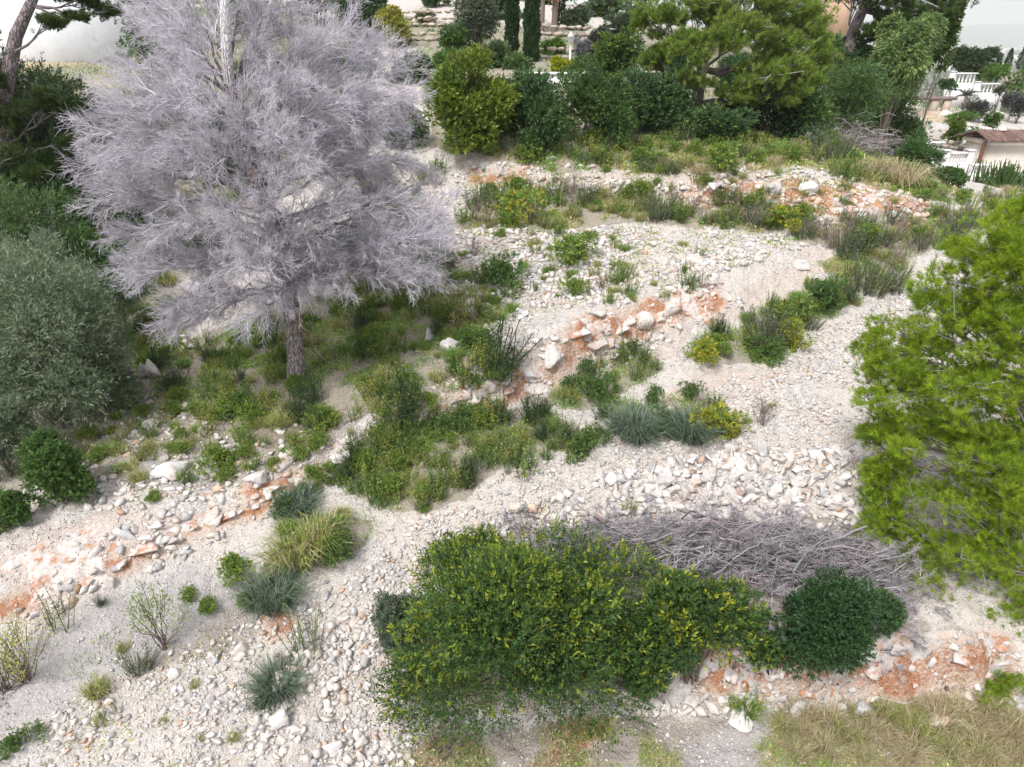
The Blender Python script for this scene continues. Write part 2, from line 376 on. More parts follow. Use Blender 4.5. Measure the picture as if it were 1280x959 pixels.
RED = [[(-40,800),(0,780),(70,735),(50,715),(-40,760)],[(130,700),(250,645),(330,620),(345,632),(270,660),(150,722)],[(290,612),(400,578),(430,585),(330,634)],
 [(525,505),(640,468),(700,430),(720,405),(800,375),(900,362),(905,392),(800,425),(740,448),(700,482),(640,505),(540,525)],[(575,205),(650,215),(670,235),(640,245),(580,235)],
 [(845,232),(950,222),(1080,232),(1160,258),(1160,274),(1000,272),(900,262),(850,254)],[(880,800),(1260,795),(1260,868),(880,872)],[(560,375),(640,395),(600,410),(540,395)],[(310,770),(360,745),(380,790),(340,800)],
 [(700,900),(780,905),(760,940),(690,935)]]
PINK = [[(690,495),(780,440),(880,400),(960,340),(1040,300),(1070,320),(1010,350),(960,385),(870,420),(800,470),(740,490)],[(0,690),(130,640),(250,640),(150,720),(30,790),(0,780)],
 [(820,500),(900,450),(960,480),(920,510),(850,515)],[(680,220),(860,200),(960,218),(860,235),(760,235)]]
DIRT = [[(60,560),(160,480),(330,500),(470,520),(420,580),(330,600),(160,620)],[(120,760),(300,720),(330,800),(200,840)],[(560,690),(680,650),(1100,650),(1120,760),(1240,800),(900,800),(560,880)],
 [(840,150),(960,150),(1000,175),(860,180)],[(480,975),(520,920),(900,890),(1290,885),(1290,975)]]
GREY = [[(-40,840),(100,760),(220,700),(300,740),(260,800),(100,880),(-40,940)],[(840,930),(1000,880),(940,960),(860,975)],[(150,560),(300,570),(260,620),(160,610)]]
A_veg = mask([v for k_, v in VEG.items() if k_ not in ('bottom', 'hedge')]); A_veg = np.maximum(A_veg, .8 * mask([VEG['hedge']])); A_red = mask(RED, 5); A_pink = mask(PINK); A_dirt = mask(DIRT, 22); A_grey = mask(GREY, 6)
A_steep = steep
gx0, gx1 = np.searchsorted(GX, [-9.4, 13.4])
idx = np.arange(ny * nx).reshape(ny, nx)
gq = np.stack([idx[:-1, :-1], idx[:-1, 1:], idx[1:, 1:], idx[1:, :-1]], -1).reshape(-1, 4)
m, nt, b = new_mat('hillside_ground')
co = N(nt, 'ShaderNodeNewGeometry').outputs['Position']
def A(n): return N(nt, 'ShaderNodeAttribute', attribute_name=n).outputs['Fac']
n_big = noise(nt, .8, 4, co); n_mid = noise(nt, 4.5, 5, co, .65); n_fine = noise(nt, 34, 4, co, .7)
def vor(sc):
    v = N(nt, 'ShaderNodeTexVoronoi'); v.inputs['Scale'].default_value = sc; nt.links.new(co, v.inputs['Vector']); return v
v1 = vor(13); v2 = vor(34)
peb = mixc(nt, .5, ramp(nt, N(nt, 'ShaderNodeSeparateColor').outputs[0] if False else v1.outputs['Color'], [(0, (.34, .315, .30)), (.45, (.64, .60, .575)), (1, (.80, .765, .74))]),
           ramp(nt, v2.outputs['Color'], [(0, (.36, .335, .325)), (.5, (.58, .545, .525)), (1, (.75, .715, .70))]))
dust = mixc(nt, n_mid, (.52, .465, .42), (.74, .69, .645))
c = mixc(nt, sstep(nt, n_big, .40, .56), peb, dust)
def brk(at_, amp=.9, nn=n_mid, lo=.42, hi=.62):
    return sstep(nt, mth(nt, 'ADD', at_, mth(nt, 'MULTIPLY', mth(nt, 'SUBTRACT', nn, .5), amp)), lo, hi)
c = mixc(nt, mth(nt, 'MULTIPLY', brk(A('pink')), .75), c, mixc(nt, n_mid, (.53, .43, .37), (.69, .61, .56)))
c = mixc(nt, mth(nt, 'MULTIPLY', brk(A('dirt')), .8), c, mixc(nt, n_fine, (.24, .195, .165), (.46, .41, .37)))
c = mixc(nt, mth(nt, 'MULTIPLY', A('grey'), .75), c, mixc(nt, n_mid, (.38, .36, .37), (.56, .54, .55)))
# bare bedrock on the steep cuts
rk = ramp(nt, noise(nt, 2.6, 6, co, .62), [(.28, (.44, .30, .22)), (.42, (.62, .54, .48)), (.6, (.72, .67, .62)), (.75, (.56, .54, .54))])
c = mixc(nt, mth(nt, 'MULTIPLY', brk(A('steep'), .5), .85), c, rk)
rn = noise(nt, 3.2, 6, co, .68)
c = mixc(nt, mth(nt, 'MULTIPLY', sstep(nt, mth(nt, 'ADD', A('red'), mth(nt, 'MULTIPLY', rn, 1.2)), .75, 1.3), .8), c, mixc(nt, n_mid, (.50, .35, .26), (.66, .55, .48)))
redc = mixc(nt, n_fine, (.30, .11, .045), (.52, .25, .135))
c = mixc(nt, mth(nt, 'MULTIPLY', sstep(nt, mth(nt, 'MULTIPLY', A('red'), mth(nt, 'ADD', mth(nt, 'MULTIPLY', mth(nt, 'ADD', mth(nt, 'MULTIPLY', rn, .5), mth(nt, 'MULTIPLY', noise(nt, 15, 6, co, .75), .5)), 2.6), -.36)), .66, 1.04), .92), c, redc)
c = mixc(nt, mth(nt, 'MULTIPLY', brk(A('veg'), 1.3), .62), c, mixc(nt, n_fine, (.13, .12, .06), (.34, .28, .19)))
fy = N(nt, 'ShaderNodeSeparateXYZ'); nt.links.new(co, fy.inputs[0])
far = sstep(nt, fy.outputs[1], 62, 80)
c = mixc(nt, far, c, ramp(nt, noise(nt, .012, 5, co, .6), [(.35, (.06, .09, .04)), (.5, (.13, .15, .08)), (.6, (.28, .25, .2)), (.7, (.09, .11, .06))]))
c = mixc(nt, 1.0, c, ramp(nt, n_fine, [(.25, (.72, .71, .72)), (.65, (1.06, 1.06, 1.05))]), 'MULTIPLY')
nt.links.new(c, b.inputs['Base Color']); b.inputs['Roughness'].default_value = .95; b.inputs['Specular IOR Level'].default_value = .1
hgt = mth(nt, 'ADD', mth(nt, 'ADD', mth(nt, 'MULTIPLY', v1.outputs['Distance'], -.9), mth(nt, 'MULTIPLY', v2.outputs['Distance'], -.5)), mth(nt, 'ADD', n_fine, mth(nt, 'MULTIPLY', n_mid, 1.6)))
bump(nt, b, hgt, .8, .045)
M_GROUND = m
me = np_mesh('hillside', VP, [gq], M_GROUND, None, True)
for nme, arr in (('veg', A_veg), ('red', A_red), ('pink', A_pink), ('dirt', A_dirt), ('grey', A_grey), ('steep', A_steep)):
    at_ = me.attributes.new(nme, 'FLOAT', 'POINT'); at_.data.foreach_set('value', arr.ravel().astype(np.float32))
HILL = mobj('terrain', me); HILL['kind'] = 'structure'

# ------------------------------------------------------------------ camera, sky, sun
cd = bpy.data.cameras.new('Camera'); cam = bpy.data.objects.new('Camera', cd); COL.objects.link(cam)
cam.location = (0, 0, CZ); cam.rotation_euler = (math.radians(90) - PITCH, 0, 0)
cd.sensor_width = 36; cd.lens = F / 1280 * 36; cd.clip_end = 30000; cd.clip_start = .1
S.camera = cam
W = bpy.data.worlds.new('World'); S.world = W; W.use_nodes = True; nt = W.node_tree
EL, AZ = math.radians(56), math.radians(215)      # azimuth clockwise from +Y: behind the drone and to the left
sky = N(nt, 'ShaderNodeTexSky', sky_type='NISHITA'); sky.sun_disc = False; sky.sun_elevation = EL; sky.sun_rotation = AZ
sky.dust_density = 4.0; sky.air_density = 1.0; sky.ozone_density = 1.0
hs = N(nt, 'ShaderNodeHueSaturation'); hs.inputs['Saturation'].default_value = .32
nt.links.new(sky.outputs[0], hs.inputs['Color']); cloud = mixc(nt, 1.0, mixc(nt, .72, hs.outputs[0], (0, 0, 0)), (2.85, 2.9, 3.05), 'ADD')   # thin bright overcast over the blue
nt.links.new(cloud, nt.nodes['Background'].inputs[0])
nt.nodes['Background'].inputs[1].default_value = .15
sd = bpy.data.lights.new('Sun', 'SUN'); so = bpy.data.objects.new('Sun', sd); COL.objects.link(so)
sd.energy = 2.0; sd.angle = math.radians(15); sd.color = (1, .95, .89)
sv = Vector((math.sin(AZ) * math.cos(EL), math.cos(AZ) * math.cos(EL), math.sin(EL)))
sd.color = (1, .97, .93); so.rotation_euler = sv.to_track_quat('Z', 'Y').to_euler(); so.location = (-20, -20, 40)
S.view_settings.view_transform = 'Standard'; S.view_settings.look = 'None'; S.view_settings.gamma = 1; S.view_settings.use_curve_mapping = False
S.view_settings.exposure = 0.83
S.cycles.use_denoising = True
S.cycles.volume_bounces = 3; S.cycles.max_bounces = 6; S.cycles.transparent_max_bounces = 4

# ------------------------------------------------------------------ rocks
def ico(sub):
    bm_ = __import__('bmesh').new(); __import__('bmesh').ops.create_icosphere(bm_, subdivisions=sub, radius=1)
    V = np.array([v.co[:] for v in bm_.verts]); Fc = np.array([[v.index for v in f.verts] for f in bm_.faces]); bm_.free(); return V, Fc
ICO = {k: ico(k) for k in (1, 2, 3, 4)}
def rock_shape(sub, cuts=11, rough_=.05, sq=(1, .8, .6), slab=0):
    V, Fc = ICO[sub]; V = V.copy()
    for _ in range(cuts):
        n = nrm(rng.normal(size=3)); d = rng.uniform(.42, .8)
        V -= np.maximum(0, V @ n - d)[:, None] * n
    if rough_:
        s = rng.uniform(0, 50); h = fbm(V[:, 0] * 2.5 + s + V[:, 2] * 1.7, V[:, 1] * 2.5 - V[:, 2] * 2.1 + s, 3, 5)
        V *= (1 + rough_ * 2 * h)[:, None]
    V *= np.array(sq) * rng.uniform(.8, 1.2, 3)
    return V / np.abs(V).max(), Fc
def hull_rock(npts, aniso=(1, .72, .5)):
    """angular shard: convex hull of a few scattered points"""
    import bmesh
    P = nrm(rng.normal(size=(npts, 3))) * rng.uniform(.65, 1, (npts, 1)) * np.array(aniso) * rng.uniform(.85, 1.15, 3)
    bm_ = bmesh.new(); vs = [bm_.verts.new(p) for p in P]; r = bmesh.ops.convex_hull(bm_, input=vs)
    bmesh.ops.delete(bm_, geom=[e for e in r['geom_interior'] if isinstance(e, bmesh.types.BMVert)], context='VERTS'); bmesh.ops.triangulate(bm_, faces=bm_.faces); bm_.verts.index_update()
    V = np.array([v.co[:] for v in bm_.verts]); Fc = np.array([[v.index for v in f.verts] for f in bm_.faces]); bm_.free(); return V / np.abs(V).max(), Fc
def chip_rock(npts, aniso=(1, .72, .5), rough_=.04):
    """larger block: subdivided hull with broken faces and chipped edges"""
    import bmesh
    V, Fc = hull_rock(npts, aniso); bm_ = bmesh.new(); vs = [bm_.verts.new(v) for v in V]; [bm_.faces.new([vs[i] for i in f]) for f in Fc]
    bmesh.ops.bevel(bm_, geom=bm_.edges[:], offset=.035, segments=1, affect='EDGES'); bmesh.ops.triangulate(bm_, faces=bm_.faces); bmesh.ops.subdivide_edges(bm_, edges=[e for e in bm_.edges if e.calc_length() > .22], cuts=2, use_grid_fill=True)
    bmesh.ops.triangulate(bm_, faces=bm_.faces); bm_.verts.index_update(); V = np.array([v.co[:] for v in bm_.verts]); Fc = np.array([[v.index for v in f.verts] for f in bm_.faces]); bm_.free()
    s = rng.uniform(0, 90); h = fbm(V[:, 0] * 3 + s + V[:, 2] * 2.1, V[:, 1] * 3 - V[:, 2] * 1.7 + s, 4, 5); h2 = np.abs(fbm(V[:, 0] * 2 - V[:, 2] + s, V[:, 1] * 2 + V[:, 2] * 2 - s, 2, 8))
    return V * (1 + rough_ * 3 * h - rough_ * 4 * h2)[:, None], Fc
def rotmat(n):
    q = nrm(rng.normal(size=(n, 4))); a, b_, c_, d = q.T
    return np.stack([np.stack([1-2*(c_*c_+d*d), 2*(b_*c_-a*d), 2*(b_*d+a*c_)], -1), np.stack([2*(b_*c_+a*d), 1-2*(b_*b_+d*d), 2*(c_*d-a*b_)], -1), np.stack([2*(b_*d-a*c_), 2*(c_*d+a*b_), 1-2*(b_*b_+c_*c_)], -1)], -2)
M_BED = M_STONE.copy(); M_BED.name = 'cut_bedrock'
_n = M_BED.node_tree; _b = _n.nodes['Principled BSDF']; _src = _b.inputs['Base Color'].links[0].from_socket; _g = N(_n, 'ShaderNodeNewGeometry').outputs['Position']
_r = sstep(_n, mth(_n, 'ADD', mth(_n, 'MULTIPLY', noise(_n, 3.0, 5, _g, .65), .7), mth(_n, 'MULTIPLY', noise(_n, 13, 4, _g, .7), .3)), .485, .60)
_c = mixc(_n, mth(_n, 'MULTIPLY', _r, .92), mixc(_n, 1.0, _src, (.93, .91, .89), 'MULTIPLY'), mixc(_n, noise(_n, 25, 3, _g), (.30, .115, .045), (.54, .29, .17))); _n.links.new(_c, _b.inputs['Base Color'])
ZONES = [ # name, polygon, stones per m2, size lo, hi (m, half size), power
 ('track', [(-40,975),(60,880),(180,830),(320,770),(430,705),(520,655),(640,592),(760,552),(900,500),(960,455),(1050,405),(1130,365),(1215,315),(1290,330),(1290,600),(1080,600),(800,600),(620,650),(540,700),(480,820),(500,975)], 430, .018, .085, 2.0),
 ('bank', [(560,690),(600,645),(700,612),(800,585),(900,560),(1080,560),(1130,640),(1110,690),(1000,665),(800,660),(690,668),(620,690)], 330, .04, .21, 2.1),
 ('foot', [(290,975),(330,880),(380,800),(470,760),(510,860),(530,930),(520,975)], 300, .035, .14, 1.7),
 ('terrace', [(420,350),(430,270),(560,290),(640,285),(760,280),(930,290),(1010,300),(900,345),(880,365),(760,385),(680,390),(600,420),(540,370)], 260, .03, .15, 2.1),
 ('upper', [(420,270),(430,200),(560,205),(640,195),(780,180),(1000,195),(1170,245),(1160,280),(1000,275),(840,262),(600,255)], 70, .03, .16, 2.3),
 ('left', [(60,580),(110,510),(200,480),(330,500),(400,540),(420,580),(330,610),(250,640),(130,645),(60,640)], 90, .025, .14, 2.2),
 ('cut', [(0,790),(100,670),(250,630),(420,570),(540,485),(640,450),(760,385),(900,350),(940,380),(860,425),(700,490),(520,550),(400,620),(200,715)], 110, .025, .17, 2.0),
 ('ledge', [(560,900),(640,870),(800,830),(880,800),(1000,800),(1260,795),(1290,880),(900,890)], 420, .03, .17, 1.8),
 ('upface', [(560,200),(650,212),(660,245),(570,248),(700,235),(840,232),(960,220),(1080,232),(1165,260),(1160,278),(1000,275),(840,262)], 200, .03, .2, 1.9),
 ('all', [(-40,975),(-40,560),(120,300),(520,230),(560,180),(1180,220),(1290,300),(1290,975)], 330, .010, .045, 2.0)]
ZPOLY = {z[0]: z[1] for z in ZONES}
SP = []
for zi, (zn, poly, dens, lo, hi, pw) in enumerate(ZONES):
    xs = rng.uniform(-9.4, 13.4, 300000); ys = rng.uniform(5.4, 27, 300000)
    area = 22.8 * 21.6; z = ground(xs, ys); px, py, dp = project(np.stack([xs, ys, z], 1))
    k = inpoly(px + fbm(xs, ys, 3, 91) * 30, py + fbm(xs, ys, 3, 92) * 16, poly); xs, ys, z = xs[k], ys[k], z[k]
    k = rng.random(len(xs)) < dens * area / 300000 * np.clip(.75 + fbm(xs * 1.3, ys * 1.3, 3, 40 + zi) * 1.5, .08, 2)
    xs, ys = xs[k], ys[k]; sz = lo + (hi - lo) * rng.random(len(xs)) ** (pw * 1.9)
    i = np.clip(np.searchsorted(GX, xs), 0, nx - 1); j = np.clip(np.searchsorted(GY, ys), 0, ny - 1)
    vg = A_veg[j, i]; kk = (rng.random(len(xs)) > vg * .8) & (rng.random(len(xs)) > A_red[j, i] * .62) & (np.hypot(xs, ys - 0) > 3)
    SP.append(np.stack([xs[kk], ys[kk], sz[kk], np.full(kk.sum(), zi)], 1))
SP = np.concatenate(SP)
SZ = ground(SP[:, 0], SP[:, 1]); pxs, pys, dps = project(np.stack([SP[:, 0], SP[:, 1], SZ], 1))
inframe = (pxs > 0) & (pxs < 1280) & (pys > 0) & (pys < 959)
app = np.where(inframe, SP[:, 2] / dps, 0)
order = np.argsort(-app)
PLACE = {'track': 'loose pale limestone cobble lying on the rubble track', 'bank': 'big cream limestone block on the rubble bank above the brush pile',
 'foot': 'white limestone cobble on the slope left of the biggest shrub', 'terrace': 'white broken stone on the rubble terrace above the long red cut',
 'upper': 'pale stone on the slope around the upper red and white cut', 'upface': 'pale angular stone in the face of the upper red and white cut', 'left': 'pale stone on the grey slope left of the dead pine trunk', 'cut': 'pale stone on the long orange streaked cut bank',
 'ledge': 'pale stone at the foot of the red rock ledge', 'all': 'small pale stone lying alone on bare pinkish ground'}
STONE_PAL = np.array([(.56,.53,.515),(.65,.615,.595),(.61,.56,.52),(.42,.415,.425),(.69,.66,.645),(.54,.485,.44),(.63,.59,.565)])
protos = []
for k in range(14):
    V, Fc = chip_rock(int(rng.integers(9, 15))); protos.append(np_mesh('limestone_rock', V, [Fc], M_STONE))
for n_, i in enumerate(order[:250]):
    x, y, s, zi = SP[i]; zn = ZONES[int(zi)][0]; s *= .95
    o = bpy.data.objects.new('limestone_rock', protos[n_ % 14]); o.location = (x, y, SZ[i] + s * .22); o.scale = (s * rng.uniform(.85, 1.25), s * rng.uniform(.8, 1.1), s * rng.uniform(.7, 1))
    o.rotation_euler = tuple(rng.uniform(0, 6.28, 3)); link(o)
    tag(o, PLACE[zn], 'rock', 'loose limestone stones, ' + zn)
rest = order[250:]
G = Geo()
def stone_batch(ids, sub, cuts):
    shapes = [hull_rock(sub) for _ in range(26)]; lab = rng.integers(0, 26, len(ids))
    for q in range(26):
        k = ids[lab == q]
        if not len(k): continue
        V, Fc = shapes[q]; s = SP[k, 2]; R = rotmat(len(k))
        P = np.einsum('nij,vj->nvi', R, V) * s[:, None, None]; P[..., 2] *= .8
        P += np.stack([SP[k, 0], SP[k, 1], SZ[k] + s * .2], 1)[:, None, :]
        f = (np.arange(len(k))[:, None, None] * len(V) + Fc[None]).reshape(-1, 3)
        c = STONE_PAL[rng.integers(0, 7, len(k))] * rng.uniform(.86, 1.08, (len(k), 1))
        ii = np.clip(np.searchsorted(GX, SP[k, 0]), 0, nx - 1); jj = np.clip(np.searchsorted(GY, SP[k, 1]), 0, ny - 1); st = rng.random(len(k)) < .05 + .35 * A_red[jj, ii]; c[st] = c[st] * (np.array([.86, .66, .52]) + rng.uniform(-.05, .2, (st.sum(), 1)))
        G.add(P.reshape(-1, 3), tris=f, col=np.repeat(c, len(V), 0))
big = rest[app[rest] > .0038]; sm = rest[app[rest] <= .0038]
stone_batch(big, 13, 10); stone_batch(sm, 9, 5)
o = G.obj('limestone_rubble', M_RUBBLE); tag(o, 'countless small pale limestone fragments strewn over the slope', 'rubble', None, 'stuff')

# large boulders and outcrops, each one seen in the photograph: px, py, width px, squash, label
BOULD = [(570,437,34,.8,'large grey limestone boulder in the weeds right of the dead pine'),(535,425,20,.8,'smaller grey boulder just left of the largest grey boulder'),
 (690,458,30,1.0,'tall white bedrock knob in the red cut bank, left of the pink track'),(662,472,20,.9,'white rock between red soil patches at the low end of the long cut'),
 (805,405,26,.8,'cream rock knob low in the long cut bank beside orange soil'),(745,398,24,.7,'cream ledge stone in the middle of the long cut'),
 (905,320,17,1.3,'upright grey boulder on the right end of the rubble terrace'),(885,355,20,.7,'rounded white boulder just below the upright grey boulder'),(868,332,22,.7,'grey lichen boulder on the rubble terrace above the long cut'),
 (830,607,26,.7,'largest cream boulder on the rubble bank'),(772,605,24,.8,'pale boulder with a sloping top left of the largest bank boulder'),(868,604,16,1.1,'grey pointed stone at the right of the largest bank boulder'),
 (1000,606,26,.55,'flat cream boulder near the right end of the rubble bank'),(915,582,16,.7,'cream cobble on the crest of the rubble bank'),
 (305,815,28,.6,'orange tinted flat rock on the bare slope below the twiggy bush'),(218,845,20,.8,'rounded white rock on the bare slope below the twiggy bush'),(350,905,26,.9,'orange stained upright block among the lower left rubble'),(300,822,14,.6,'small cream stone under the orange tinted flat rock'),
 (415,935,26,.6,'grey stone in the rubble at the bottom edge left of the biggest shrub'),(215,590,42,.5,'white slab outcrop on the grey slope at left'),(262,592,34,.6,'white angular outcrop right of the white slab outcrop'),(190,535,26,.6,'pale stone on the slope below the three standing stones'),(232,512,16,.6,'small white stone above the pale slope stones'),(285,563,22,.7,'white pointed stone at the top of the grey slope'),(170,545,20,.6,'low white stone nearest the left hand olives'),
 (100,508,18,.7,'tan boulder at the edge of the left hand olives'),(112,502,18,.6,'grey boulder touching the tan boulder by the olives'),(120,330,30,.5,'flat white boulder between the olive and the dead pine'),(146,335,22,.6,'white boulder partly under the dead pine twigs'),
 (322,600,30,.6,'cream bedrock lump with orange stain at the top of the lower cut'),(355,580,30,.6,'white bedrock step above the orange streak'),(425,572,24,.7,'white bedrock lump where the lower cut meets the weeds'),
 (925,905,28,.4,'long white boulder on the lower track'),(997,895,30,.7,'squat white boulder at the foot of the ledge'),(888,890,20,.8,'white boulder left of the long white boulder'),(903,882,14,.9,'small white stone behind the long white boulder'),(1170,905,24,.55,'white stone half sunk in the dry grass'),(1060,910,12,.8,'small white stone in the middle of the dry grass'),(1130,900,18,.5,'grey flat stone in the dry grass'),(1095,928,12,.7,'small cream stone low in the dry grass'),(1075,890,22,.8,'cream block against the ledge foot'),(1110,702,22,1.0,'cream block at the right end of the brush pile'),(1092,741,12,.7,'white stone above the round dark shrub'),(982,893,10,.9,'small pale stone beside the squat white boulder'),
 (712,188,22,.6,'white rock on the upper terrace below the dark hedge'),(690,200,14,.6,'small white rock on the upper terrace below the dark hedge'),(965,240,24,.8,'white bedrock knob in the upper cut bank'),(1010,240,20,.7,'white stone right of the bedrock knob in the upper cut'),(890,236,20,.7,'grey white stone at the left of the upper cut'),(1180,262,16,.6,'white stone at the right end of the upper cut'),(480,440,14,.9,'grey stone sunk in the green weeds below the dead pine'),(655,345,18,.6,'grey stone left of the rubble terrace'),(680,432,14,.8,'white stone on the lip of the long cut'),(590,395,22,.6,'pale stone in the weeds above the largest grey boulder'),(1000,335,20,.5,'flat white rock at the upper end of the pink track')]
for px, py, w, sq, lab in BOULD:
    p = gp(px, py); dep = project(p)[2]; r = w / F * dep * .62
    V, Fc = chip_rock(int(rng.integers(11, 17)), (1, .75, sq), .06); me = np_mesh('limestone_boulder', V * r, [Fc], M_STONE)
    o = mobj('limestone_boulder', me, None, (p[0], p[1], p[2] + r * sq * (.30 if py < 870 else .62))); o.rotation_euler = (rng.uniform(-.25, .25), rng.uniform(-.25, .25), rng.uniform(-.6, .6)); tag(o, lab, 'boulder')
# bedrock blocks of the cut banks
def bedrock(px, py, w, h, lab, tilt=0.):
    p = gp(px, py); dep = project(p)[2]; r = w / F * dep * .6
    V, Fc = chip_rock(12, (1, .6, h / w), .10)
    o = mobj('bedrock_outcrop', np_mesh('bedrock_outcrop', V * r, [Fc], M_STONE), None, (p[0], p[1] + r * .1, p[2])); o.rotation_euler = (0, tilt, rng.uniform(-.2, .2)); tag(o, lab, 'outcrop', 'bedrock showing in the cut banks')
LB = [('lower', 'pale bedrock rib showing in the low orange cut at left'), ('long', 'pale bedrock rib showing in the long red cut'), ('upper', 'pale bedrock rib showing in the upper red and white cut'), ('ledge', 'pale bedrock lump in the red ledge at lower right')]
ROCKFACE = [('long', LB[1][1], [(525,515),(600,470),(660,445),(720,415),(800,378),(880,356),(895,385),(820,418),(750,440),(690,480),(600,510),(540,530)], 24, .10, .42, -.35),
 ('upper', LB[2][1], [(845,240),(930,224),(1050,228),(1155,256),(1155,276),(1000,272),(900,264)], 20, .12, .40, .12), ('upper', LB[2][1], [(570,210),(680,215),(760,228),(740,248),(600,246)], 14, .12, .3, 0),
 ('ledge', LB[3][1], [(900,818),(1000,815),(1120,806),(1255,806),(1270,864),(1000,872),(900,872)], 26, .08, .28, .05), ('ledge', 'pale bedrock lump in the ledge below the front shrubs', [(560,880),(700,850),(880,826),(880,872),(700,892)], 18, .08, .2, 0),
 ('lower', LB[0][1], [(20,775),(120,715),(250,650),(330,615),(430,570),(440,585),(340,632),(250,672),(130,725),(30,795)], 18, .10, .45, -.5),
 ('grey', 'pale bedrock slab breaking through the grey slope left of the dead pine', [(190,570),(250,560),(300,575),(280,605),(200,610)], 9, .12, .3, -.2)]
for zn, lab, poly, n, lo, hi, tl in ROCKFACE:
    xs = [a for a, _ in poly]; ys = [b for _, b in poly]; Q = []
    while len(Q) < n:
        x, y = rng.uniform(min(xs), max(xs)), rng.uniform(min(ys), max(ys))
        if inpoly(np.array([x]), np.array([y]), poly)[0]: Q.append((x, y))
    for p in hit([a for a, _ in Q], [b for _, b in Q]):
        s = lo + (hi - lo) * rng.random() ** 1.8; V, Fc = chip_rock(int(rng.integers(10, 16)), (1, rng.uniform(.5, .8), rng.uniform(.35, .6)) if zn != 'lower' else (1, .5, .2), .07)
        o = mobj('bedrock_outcrop', np_mesh('bedrock_outcrop', V * s, [Fc], M_BED), None, (p[0], p[1] + s * .15, p[2] + s * .06)); o.rotation_euler = (rng.normal(.25, .15), tl + rng.normal(0, .12), rng.normal(0, .25)); tag(o, lab, 'outcrop', 'bedrock in the cut: ' + lab)
# continuous broken faces of the cuts: strips of fractured bedrock between foot and lip
def cells(u, v, sc, seed):
    U_ = u * sc; V_ = v * sc; iu = np.floor(U_); iv = np.floor(V_); f1 = np.full(u.shape, 9.); f2 = np.full(u.shape, 9.); rv = np.zeros(u.shape); du = np.zeros(u.shape); dv = np.zeros(u.shape); rt = np.zeros(u.shape)
    for a in (-1, 0, 1):
        for b in (-1, 0, 1):
            cx = iu + a + _h(iu + a, iv + b, 0, seed); cy = iv + b + _h(iu + a, iv + b, 0, seed + 1); d = np.hypot(U_ - cx, V_ - cy); m = d < f1
            f2 = np.where(m, f1, np.minimum(f2, d)); rv = np.where(m, _h(iu + a, iv + b, 0, seed + 2), rv); rt = np.where(m, _h(iu + a, iv + b, 0, seed + 3), rt); du = np.where(m, U_ - cx, du); dv = np.where(m, V_ - cy, dv); f1 = np.where(m, d, f1)
    return f2 - f1, rv, rt, du / sc, dv / sc
def along(row, x0, x1, n):
    Q = np.array([atz(a[0], a[1], a[2]) for a in row]); xs = [a[0] for a in row]; x = np.linspace(x0, x1, n); return np.stack([np.interp(x, xs, Q[:, k]) for k in range(3)], 1)
def rock_face(lab, foot, top, x0, x1, seed, out=.16, stretch=1., cs=2.6, v0=0., v1=1.):
    A_ = along(foot, x0, x1, 60); B_ = along(top, x0, x1, 60); L = np.linalg.norm(np.diff(A_, axis=0), axis=1).sum(); H = np.linalg.norm(B_ - A_, axis=1).mean(); nu, nv = int(L / .035), max(10, int(H / .035) + 4)
    A_ = along(foot, x0, x1, nu); B_ = along(top, x0, x1, nu); v = np.linspace(v0 - .1, v1 + .06, nv); P = A_[None] * (1 - v[:, None, None]) + B_[None] * v[:, None, None]
    T = nrm(np.gradient(A_, axis=0)); nn = nrm(np.cross(T, nrm(B_ - A_))); nn *= np.sign(-nn[:, 1:2] + 1e-6); s = np.linspace(0, L, nu)[None] + 0 * v[:, None]; h = v[:, None] * H + 0 * s
    wu = fbm(s * 1.6, h * 1.6, 3, seed) * .3; wv = fbm(s * 1.6 + 9, h * 1.6, 3, seed) * .3
    e1, r1, t1, du, dv = cells((s + wu) / stretch, h + wv, cs, seed); e2, r2, t2, du2, dv2 = cells((s - wv) / stretch, h + wu, cs * 2.7, seed + 9)
    d = (r1 - .45) * 1.5 + (t1 - .5) * du * 2.4 + (r1 - .5) * dv * 2.0 + (r2 - .5) * .45 - .55 * np.clip(1 - e1 / .10, 0, 1) - .22 * np.clip(1 - e2 / .12, 0, 1) + fbm(s * 6, h * 6, 3, seed + 4) * .22
    edge = np.clip((v - v.min()) / .16, 0, 1) * np.clip((v.max() - v) / .14, 0, 1); ends = np.clip(s[0] / .5, 0, 1) * np.clip((L - s[0]) / .5, 0, 1); patch = np.clip(.55 + 1.6 * fbm(s * .7 + seed, h * .9, 3, seed + 6), 0, 1)
    m = edge[:, None] * ends[None] * patch; off = d * out * m - .10 * (1 - m) + .035
    P = P + nn[None] * off[..., None]; gz = ground(P[..., 0], P[..., 1]); P[..., 2] += np.clip(gz - P[..., 2], -.3, .45) * .75
    I = np.arange(nu * nv).reshape(nv, nu); q = np.stack([I[:-1, :-1], I[:-1, 1:], I[1:, 1:], I[1:, :-1]], -1).reshape(-1, 4)
    tag(mobj('rock_face', np_mesh('rock_face', P.reshape(-1, 3), [q], M_BED)), lab, 'rock face')
rock_face('broken cream and rust rock face of the long cut in the middle of the slope', ROWS[8], ROWS[9], 530, 930, 5, .20)
rock_face('low streaked rock face of the orange cut at the lower left', ROWS[8], ROWS[9], -20, 480, 17, .13, 2.6)
rock_face('red and white rock face of the upper cut', [(a[0], a[1], a[2]) for a in ROWS[13]], ROWS[14][:-1], 840, 1150, 29, .22)
rock_face('short rock face of the upper cut left of the yellow shrublet', ROWS[13], ROWS[14], 565, 690, 31, .16)
rock_face('red and pale rock ledge along the bottom right below the round shrub', ROWS[1], ROWS[2], 570, 1270, 43, .15, 1.3, 3.2)
